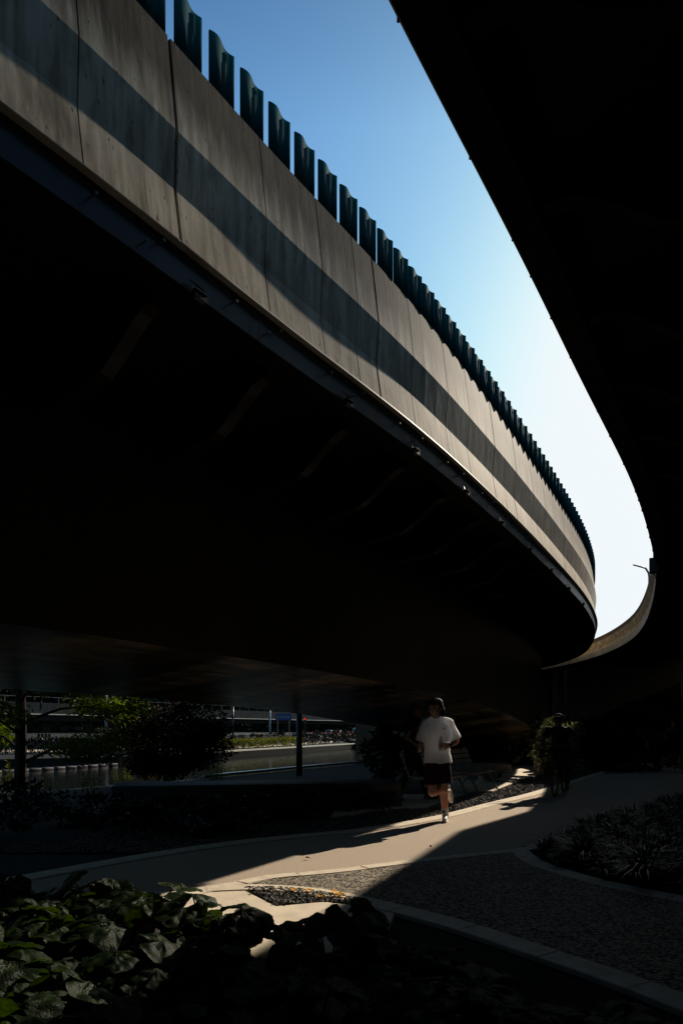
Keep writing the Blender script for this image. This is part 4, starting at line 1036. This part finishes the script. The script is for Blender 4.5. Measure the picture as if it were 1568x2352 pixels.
# ------------------------------------------------------------------ shrubs and trees near by
bush('shrub', 'glossy shrub with sunlit leaves at the foot of the dark wall', 'shrub', (5.75, 18.45, 0), (.85, .7, .88), 3000, .13, mat('glossy_bush_leaf', (.22, .23, .13), (.06, .08, .03), rough=.22, transl=.15, spec=.7), 21)
bush('shrub', 'low glossy shrub in front of the sunlit one, its leaves catching white glints', 'shrub', (4.75, 21.6, 0), (.95, .6, .5), 1500, .17, M_BUSH, 22)
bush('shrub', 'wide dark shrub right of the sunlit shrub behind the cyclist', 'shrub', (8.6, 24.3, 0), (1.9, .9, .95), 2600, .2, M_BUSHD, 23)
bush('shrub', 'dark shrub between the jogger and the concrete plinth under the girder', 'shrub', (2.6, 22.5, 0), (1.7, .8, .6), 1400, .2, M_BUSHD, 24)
bush('shrub', 'leafy shrub with pale-edged leaves left of the walking man', 'shrub', (.95, 15.5, 0), (.55, .5, .75), 1200, .16, M_BUSH, 25)
bush('shrub', 'big round reddish-dark bush standing by the canal', 'shrub', (-4.05, 16.0, 0), (1.32, 1.1, .98), 15000, .11, mat('russet_leaf', (.05, .035, .012), (.022, .016, .007), rough=.6, transl=.1), 26, clumps=60)
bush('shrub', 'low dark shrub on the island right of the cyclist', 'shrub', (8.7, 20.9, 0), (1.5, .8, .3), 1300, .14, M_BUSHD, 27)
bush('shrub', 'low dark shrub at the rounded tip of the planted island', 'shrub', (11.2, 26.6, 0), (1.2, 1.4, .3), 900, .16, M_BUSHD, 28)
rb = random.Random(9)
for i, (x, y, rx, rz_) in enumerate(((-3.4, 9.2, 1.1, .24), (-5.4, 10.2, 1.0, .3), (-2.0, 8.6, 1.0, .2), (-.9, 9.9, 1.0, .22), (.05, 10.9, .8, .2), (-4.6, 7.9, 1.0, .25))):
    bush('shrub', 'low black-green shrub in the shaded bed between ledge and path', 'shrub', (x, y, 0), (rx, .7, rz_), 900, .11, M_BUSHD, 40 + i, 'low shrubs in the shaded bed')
# sprigs on the canal bank
def sprig(mb, c, h, rg):
    a = rg.uniform(0, 6.28); tip = Vector(c) + Vector((math.cos(a) * h * .12, math.sin(a) * h * .12, h))
    for k in range(14):
        t = .15 + .85 * k / 13; p = Vector(c).lerp(tip, t); d = Vector((math.cos(k * 2.4), math.sin(k * 2.4), .8)); leaf_quad(mb, p, d, Vector((0, 0, 1)), h * .22 * (1.1 - .6 * t), h * .09)
rs = random.Random(77)
for i in range(26):
    x = rs.uniform(0, 440) if i < 21 else rs.uniform(470, 520); D = rs.uniform(13.4, 14.2) if x < 250 else rs.uniform(16.6, 17.2)
    D = max(D, 0); h = rs.uniform(.35, .7)
    o = thing('weed', 'slim backlit yellow-green weed standing on the canal bank', 'weed', (P2(x, D), D, -.02), 0, 'weeds along the canal bank')
    mb = MB()
    for _ in range(3): sprig(mb, (rs.uniform(-.08, .08), rs.uniform(-.08, .08), 0), h * rs.uniform(.7, 1.1), rs)
    mb.build('leaves', M_YEL, o); mb = MB(); mb.tube([(0, 0, 0), (0, 0, h * .8)], [.006, .003], 5); mb.build('stem', M_STEM, o)

def tree(name, label, loc, h, trunk_r, crown_z, cr_, nleaf, leaf, seed, m=M_TREE, limbs=9, group=None, flat=.5, cat='tree'):
    o = thing(name, label, cat, loc, 0, group); rg = random.Random(seed); mb = MB(); lf = MB()
    mb.tube([(0, 0, -.2), (.02, 0, h * .3), (-.03, .02, h * .65), (.02, 0, h)], [trunk_r, trunk_r * .85, trunk_r * .55, trunk_r * .15], 10)
    for k in range(limbs):
        z0 = crown_z[0] + (crown_z[1] - crown_z[0]) * (k + rg.random() * .6) / limbs; a = k * 2.4 + rg.uniform(-.4, .4); L_ = cr_ * rg.uniform(.7, 1.1) * (1 - .35 * k / limbs)
        d = Vector((math.cos(a), math.sin(a), 0)); p0 = Vector((0, 0, z0)); pts = [p0, p0 + d * L_ * .4 + Vector((0, 0, L_ * .16)), p0 + d * L_ * .75 + Vector((0, 0, L_ * .2)), p0 + d * L_ + Vector((0, 0, L_ * .15))]
        mb.tube(pts, [trunk_r * .35, trunk_r * .22, trunk_r * .12, trunk_r * .04], 6)
        for _ in range(4):
            t = rg.uniform(.35, .95); i0 = min(2, int(t * 3)); q = pts[i0].lerp(pts[i0 + 1], t * 3 - i0); e = Vector((math.cos(a + rg.uniform(-1.2, 1.2)), math.sin(a + rg.uniform(-1.2, 1.2)), rg.uniform(-.1, .25))) * L_ * .35
            mb.tube([q, q + e], [trunk_r * .08, trunk_r * .02], 5)
            for _ in range(nleaf // (limbs * 4)):
                s = q + e * rg.uniform(.1, 1.15) + Vector((rg.gauss(0, 1), rg.gauss(0, 1), rg.gauss(0, flat))) * L_ * .12
                leaf_quad(lf, s, e.normalized() + rvec(rg) * .9 - Vector((0, 0, .25)), rvec(rg) * .5 + Vector((0, 0, 1)), leaf * rg.uniform(.6, 1.3), leaf * rg.uniform(.22, .4))
    mb.build('trunk', M_BARK, o); lf.build('crown', m, o); return o
tree('tree', 'slender tree with layered bright green branches at the left edge', (P2(47, 13.6), 13.6, 0), 5.0, .12, (.6, 4.9), 2.2, 22000, .15, 31, limbs=18)
tree('tree', 'small dark tree behind the distant walkers on the right', (P2(1545, 40), 40, 0), 3.3, .1, (1.0, 3.0), 2.0, 3000, .22, 32, m=M_BUSHD, limbs=8)

# ------------------------------------------------------------------ across the canal
M_FARC = mat('far_concrete', (.075, .073, .072), (.035, .034, .034), rough=.85, scale=3, stretch=(1, 1, .2))
struct(sheet('promenade', [(P2(-60, 48), 48), (P2(480, 55), 55), (P2(690, 72), 72), (P2(850, 102), 102), (P2(850, 125), 125), (P2(700, 90), 90), (P2(480, 61.5), 61.5), (P2(-60, 54.5), 54.5)], -.345, mat('bounce_paving', (.62, .50, .34), (.5, .4, .27), rough=.8, scale=2)))  # pale strip added behind the hedges to reflect warm light onto the soffit
# floating barrier blocks on the water
M_FLOAT = mat('float_block', (.10, .07, .062), (.04, .03, .027), rough=.6, scale=2)
fa = Vector((P2(-30, 32.0), 32.0)); fb = Vector((P2(268, 39.5), 39.5)); fl = None; nfl = 11
for k in range(nfl):
    p = fa.lerp(fb, (k + .5) / nfl); lab = 'pinkish float block in the boom on the canal, %s from the left' % ordn[k]
    me = fl.data if fl else None
    if fl is None:
        fl = block('float_block', lab, 'float', (p.x, p.y, -.9), 0, (.62, .45, .24), M_FLOAT, 'float blocks in the canal boom', .07); o = fl
    else:
        o = fl.copy(); col.objects.link(o); o['label'] = lab
    o.location = (p.x, p.y, -.89); o.rotation_euler = (0, 0, math.atan2(fb.y - fa.y, fb.x - fa.x) + random.uniform(-.08, .08))
def strip_box(name, label, cat, a, b, z0, z1, th, m, kind=None):
    mb = MB(); a = Vector((a[0], a[1], 0)); b = Vector((b[0], b[1], 0)); mb.bar(a + Vector((0, 0, (z0 + z1) / 2)), b + Vector((0, 0, (z0 + z1) / 2)), th, z1 - z0); o = mb.build(name, m); tag(o, label, cat); return o
# far quay wall coping, promenade parapet, hedges, topiary row
strip_box('quay_coping', 'thin pale coping on the far edge of the canal', 'coping', (P2(512, 49.2), 49.2), (P2(835, 78.5), 78.5), -.36, -.24, .3, M_KERB)
pw = thing('promenade_wall', 'low pale promenade wall with a railing across the canal', 'wall', (0, 0, 0))
m = MB(); m.bar((P2(-60, 55), 55, .0), (P2(480, 62), 62, .0), .4, 1.1); m.bar((P2(480, 62), 62, .1), (P2(720, 92), 92, .1), .4, .9); m.bar((P2(720, 92), 92, .1), (P2(1000, 130), 130, .1), .4, 1.2); m.build('wall_face', M_FARC, pw)
m = MB()
for k in range(70):
    q = Vector((P2(-60, 55), 55, 0)).lerp(Vector((P2(480, 62), 62, 0)), k / 69); m.bar(q + Vector((0, 0, .55)), q + Vector((0, 0, .95)), .05, .05)
m.bar((P2(-60, 55), 55, .95), (P2(480, 62), 62, .95), .06, .06); m.build('railing', M_METAL, pw)
def hedge(name, label, a, b, h, wd, n, m, leaf, seed, z0=-.35):
    o = thing(name, label, 'hedge', (a[0], a[1], z0)); rg = random.Random(seed); mb = MB(); a = Vector((a[0], a[1], 0)); b = Vector((b[0], b[1], 0)); d = b - a
    s = Vector((-d.y, d.x, 0)).normalized()
    for _ in range(n):
        q = d * rg.random() + s * rg.uniform(-wd / 2, wd / 2) + Vector((0, 0, h * (1 - rg.random() ** 2) * (1 + .15 * noise.noise(Vector((rg.random() * 9, 0, 0))))))
        leaf_quad(mb, q, rvec(rg) + Vector((0, -.3, .4)), rvec(rg), leaf * rg.uniform(.6, 1.3), leaf * .5)
    mb.build('foliage', m, o); return o
hedge('hedge', 'clipped dark hedge flecked with pale leaves across the canal on the left', (P2(-40, 46), 46), (P2(262, 47), 47), .95, .9, 2600, M_BUSHD, .22, 51)
hedge('hedge', 'short yellow-green hedge end left of the round bush across the canal', (P2(240, 48.5), 48.5), (P2(300, 49), 49), 1.0, .9, 900, M_YEL, .2, 52)
hedge('hedge', 'bright yellow-green hedge along the far canal bank right of the round bush', (P2(500, 53), 53), (P2(690, 70), 70), .75, .9, 2200, M_YEL, .2, 53)
hedge('hedge', 'dark hedge continuing along the far canal bank behind the metal post', (P2(690, 70), 70), (P2(850, 100), 100), .9, 1.0, 1500, M_BUSHD, .3, 54)
hedge('hedge', 'thin sunlit hedge under the pale lamp pole across the canal', (P2(225, 75), 75), (P2(330, 77), 77), 1.7, 1.0, 700, mat('olive_leaf', (.10, .09, .02), (.05, .045, .01), rough=.6), .3, 55)
for k in range(14):
    x = 508 + k * 24; D = 57 + k * 3.0
    lab = 'round clipped ball shrub in the row behind the yellow hedge, %s from the left' % ordn[k]
    bush('ball_shrub', lab, 'shrub', (P2(x, D), D, -.35), (.55 + .012 * k, .5, .6 + .02 * k), 620, .17, M_BUSHD if k > 4 else mat('bronze_leaf', (.075, .055, .035), (.03, .024, .015), rough=.55), 60 + k, 'ball shrubs across the canal', 2, 14)
# far flyover with parapet and piers
fy = thing('flyover', 'grey concrete flyover with streaked parapet beyond the canal', 'flyover', (0, 0, 0))
A = Vector((-75, 62, 0)); B = Vector((30, 250, 0)); dn = (B - A).normalized(); sn = Vector((dn.y, -dn.x, 0))
m = MB(); m.bar(A + Vector((0, 0, 4.6)), B + Vector((0, 0, 4.6)), .3, 2.0); m.build('parapet', M_FARC, fy)
m = MB(); m.bar(A - sn * 7 + Vector((0, 0, 3.2)), B - sn * 7 + Vector((0, 0, 3.2)), 13.2, .9); m.build('deck', M_DARK, fy)
m = MB(); m.bar(A + sn * .16 + Vector((0, 0, 3.72)), B + sn * .16 + Vector((0, 0, 3.72)), .12, .18); m.build('drip_ledge', M_KERB, fy)
for k in range(9):
    q = A.lerp(B, (k + .5) / 9) - sn * 6; m = MB(); m.box((q.x, q.y, 1.2), (1.6, 1.6, 4.2), math.atan2(dn.y, dn.x)); m.build('pier', M_FARC, fy)
m = MB()
for k in range(40):
    q = A.lerp(B, k / 40 * .6); m.bar(q + Vector((0, 0, 5.6)), q + Vector((0, 0, 6.5)), .08, .08)
m.bar(A + Vector((0, 0, 6.5)), A.lerp(B, .6) + Vector((0, 0, 6.5)), .1, .1); m.build('railing', M_METAL, fy)
# poles, sign, traffic light
post('lamp_pole', 'pale lamp pole in front of the flyover, left of the round bush', 'pole', (P2(244, 72), 72, -.35), 6.5, .14, mat('pale_pole', (.35, .4, .42), rough=.5))
post('lamp_pole', 'pale slim pole above the road, right of the round bush', 'pole', (P2(620, 95), 95, -.35), 5.0, .13, mat('pale_pole', (.35, .4, .42)))
post('lamp_pole', 'grey slim pole above the ball shrubs, beside the round bush', 'pole', (P2(535, 85), 85, -.35), 4.6, .11, M_POST)
sg = thing('road_sign', 'blue road sign on two legs across the canal, left of the metal post', 'sign', (P2(651, 130), 130, -.35))
m = MB(); m.box((0, 0, 4.0), (3.0, .12, 1.3)); m.build('sign_board', mat('sign_blue', (.02, .09, .22), rough=.5), sg)
m = MB()
for i in range(4):
    x = -.95 + i * .62; m.box((x, -.075, 4.15), (.42, .02, .06)); m.box((x, -.075, 3.85), (.38, .02, .06)); m.box((x - .1, -.075, 4.0), (.06, .02, .4)); m.box((x + .14, -.075, 3.97), (.05, .02, .28))
m.build('lettering', mat('sign_white', (.5, .52, .55)), sg)
for x in (-1.1, 1.1):
    m = MB(); m.bar((x, .1, 0), (x, .1, 4), .14, .14); m.build('leg', M_METAL, sg)
tl = thing('traffic_light', 'traffic light showing a small red lamp right of the metal post', 'traffic light', (P2(700, 150), 150, -.35))
m = MB(); m.bar((0, .1, 0), (0, .1, 4.0), .16, .16); m.build('pole', M_BLACKM, tl); m = MB(); m.box((0, 0, 3.6), (.5, .3, 1.3)); m.build('signal_head', M_BLACKM, tl)
m = MB(); m.tube([(0, -.155, 3.95), (0, -.2, 3.95)], .2, 12); m.build('red_lamp', mat('red_light', (.4, .01, .01), emit=(1, .03, .02, 1.2)), tl)
M_TAIL = mat('tail_light', (.35, .01, .01), emit=(1, .04, .02, .8)); M_GLASS = mat('car_glass', (.03, .035, .04), rough=.08)
def car(label, loc, rz, paint, van=False):
    o = thing('van' if van else 'car', label, 'van' if van else 'car', loc, rz, 'vehicles on the road across the canal')
    L_, W_ = (5.0, 1.9) if van else (4.4, 1.78)
    prof = [(-L_ / 2, .35), (-L_ / 2, 1.0), (-L_ / 2 + .15, 1.95), (L_ * .22, 2.05), (L_ * .38, 1.2), (L_ / 2, .95), (L_ / 2, .35)] if van else [(-L_ / 2, .35), (-L_ / 2, .85), (-L_ / 2 + .25, .95), (-L_ * .3, 1.42), (L_ * .08, 1.46), (L_ * .25, .98), (L_ / 2 - .1, .82), (L_ / 2, .35)]
    mb = MB(); n = len(prof)
    for y, t in ((-W_ / 2, .86), (-W_ / 2 + .06, 1), (W_ / 2 - .06, 1), (W_ / 2, .86)):
        for x, z in prof: mb.v.append(Vector((x * (.97 if t < 1 else 1), y * (1 if z < 1.1 else .9), z if t == 1 else .4 + (z - .4) * .96)))
    for r_ in range(3):
        for k in range(n): mb.f.append((r_ * n + k, r_ * n + (k + 1) % n, (r_ + 1) * n + (k + 1) % n, (r_ + 1) * n + k))
    mb.f.append(tuple(range(n))[::-1]); mb.f.append(tuple(3 * n + k for k in range(n))); mb.build('body', paint, o)
    mb = MB(); zt = 1.75 if van else 1.32; zb_ = 1.1 if van else .98
    xr = -L_ / 2 + (.06 if van else .2)
    mb.v += [Vector((-L_ / 2 + (.03 if van else .22), -W_ * .38, zb_)), Vector((-L_ / 2 + (.03 if van else .22), W_ * .38, zb_)), Vector((-L_ / 2 + (.1 if van else .6), W_ * .34, zt)), Vector((-L_ / 2 + (.1 if van else .6), -W_ * .34, zt))]
    mb.v = [v - Vector((.03, 0, -.02)) for v in mb.v]; mb.f.append((0, 1, 2, 3)[::-1]); mb.build('rear_window', M_GLASS, o)
    for s_ in (-1, 1):
        mb = MB(); mb.box((-L_ / 2 - .01, s_ * W_ * .39, .82), (.08, .28, .2)); mb.build('tail_light', M_TAIL, o)
        mb = MB(); mb.box((-.1, s_ * (W_ / 2 - .055), zb_ + .2), (L_ * .42, .03, .32)); mb.build('side_window', M_GLASS, o)
        for x in (-L_ * .3, L_ * .3):
            mb = MB(); mb.tube([(x, s_ * (W_ / 2 - .2), .32), (x, s_ * (W_ / 2 + .01), .32)], .32, 14); mb.build('wheel', M_RUB, o)
    return o
def paint(n, c): return mat(n, c, c, rough=.3, coat=.5)
rdz = -.33
struct(sheet('far_road', [(P2(440, 104), 104), (P2(900, 140), 140), (P2(1100, 420), 420), (P2(500, 420), 420)], -.34, mat('far_asphalt', (.06, .06, .06), (.04, .04, .04), rough=.9)))
for x, D, c, v, lab in ((728, 200, 'teal', 0, 'dark teal car nearest the traffic light'), (757, 172, 'white', 0, 'white car with lit tail lights in the queue'), (777, 165, 'black', 0, 'black car with lit tail lights beside the white car'), (802, 215, 'olive', 0, 'small greenish car half hidden between black car and white van'), (822, 170, 'whitev', 1, 'white van in the queue of traffic'), (856, 180, 'greyv', 1, 'grey van with a light roof, right of the white van'), (884, 185, 'black', 0, 'dark car with one red light right of the vans')):
    cc = {'teal': (.04, .11, .11), 'white': (.42, .42, .43), 'black': (.02, .02, .022), 'olive': (.12, .14, .05), 'whitev': (.4, .4, .4), 'greyv': (.2, .2, .19)}[c]
    car(lab, (P2(x, D), D, -.34), R(78), paint('paint_' + c, cc), v)
# far woods closing the horizon
def woods(name, label, pts, h, n, leaf, seed, m, base=-.4):
    rg = random.Random(seed); mb = MB(); P_ = [Vector((p[0], p[1], 0)) for p in pts]; ls = [(b - a).length for a, b in zip(P_[:-1], P_[1:])]; T = sum(ls)
    for _ in range(n):
        s = rg.random() * T; i = 0
        while s > ls[i]: s -= ls[i]; i += 1
        q = P_[i].lerp(P_[i + 1], s / ls[i]); hh = h * (1 + .35 * noise.noise(q * .09) + .12 * noise.noise(q * .4)); z = hh * (1 - rg.random() ** 1.8)
        q = q + Vector((rg.uniform(-1, 1), rg.uniform(-1, 1), 0)) * h * .25; q.z = base + z
        leaf_quad(mb, q, rvec(rg) + Vector((0, 0, -.4)), rvec(rg), leaf * rg.uniform(.6, 1.5), leaf * rg.uniform(.5, .9))
    o = mb.build(name, m); o['kind'] = 'stuff'; tag(o, label, 'trees'); return o
ridge = [(-330, -120), (-320, 120), (-220, 330), (-40, 520), (160, 500), (290, 360), (340, 120), (330, -80)]
mb = MB()
for x, y in ridge:
    q = Vector((x, y, 0)); mb.v += [q * .97 + Vector((0, 0, -1.4)), q * 1.06 + Vector((0, 0, 26)), q * 1.3 + Vector((0, 0, -1.4))]
for k in range(len(ridge) - 1):
    a = 3 * k; mb.f += [(a, a + 3, a + 4, a + 1), (a + 1, a + 4, a + 5, a + 2)]
struct(mb.build('hills', mat('dark_hill', (.012, .016, .008), (.006, .008, .004), rough=.95, scale=.05)))
M_WOOD2 = mat('far_wood_leaf', (.018, .022, .01), (.008, .01, .005), rough=.8, scale=.3)
woods('woods', 'dark belt of trees beyond the flyover and the road', [(-230, -60), (-220, 90), (-150, 260), (-20, 430), (120, 420), (200, 300), (260, 120)], 44, 30000, 6.0, 91, M_WOOD2)
woods('woods', 'dark belt of trees behind the right viaduct', [(40, -40), (52, 30), (60, 70), (40, 110), (12, 130)], 9, 18000, 1.4, 92, M_WOOD2)
woods('woods', 'unseen dark trees and shrubs added behind the viewer against sky light', [(40, -40), (10, -30), (-25, -34), (-45, -20)], 9, 12000, 1.6, 93, M_WOOD2)  # belt added out of view to block sky light from behind
hedge('hedge', 'sunlit pale green hedge behind the distant walkers on the right', (P2(1430, 47), 47), (P2(1600, 47), 47), .95, 1.2, 1800, M_YEL, .2, 56, 0)
strip_box('low_wall', 'pale low wall in sun beyond the distant walkers', 'wall', (P2(1470, 43.5), 43.5), (P2(1640, 43.5), 43.5), .02, .3, .5, M_KERB)
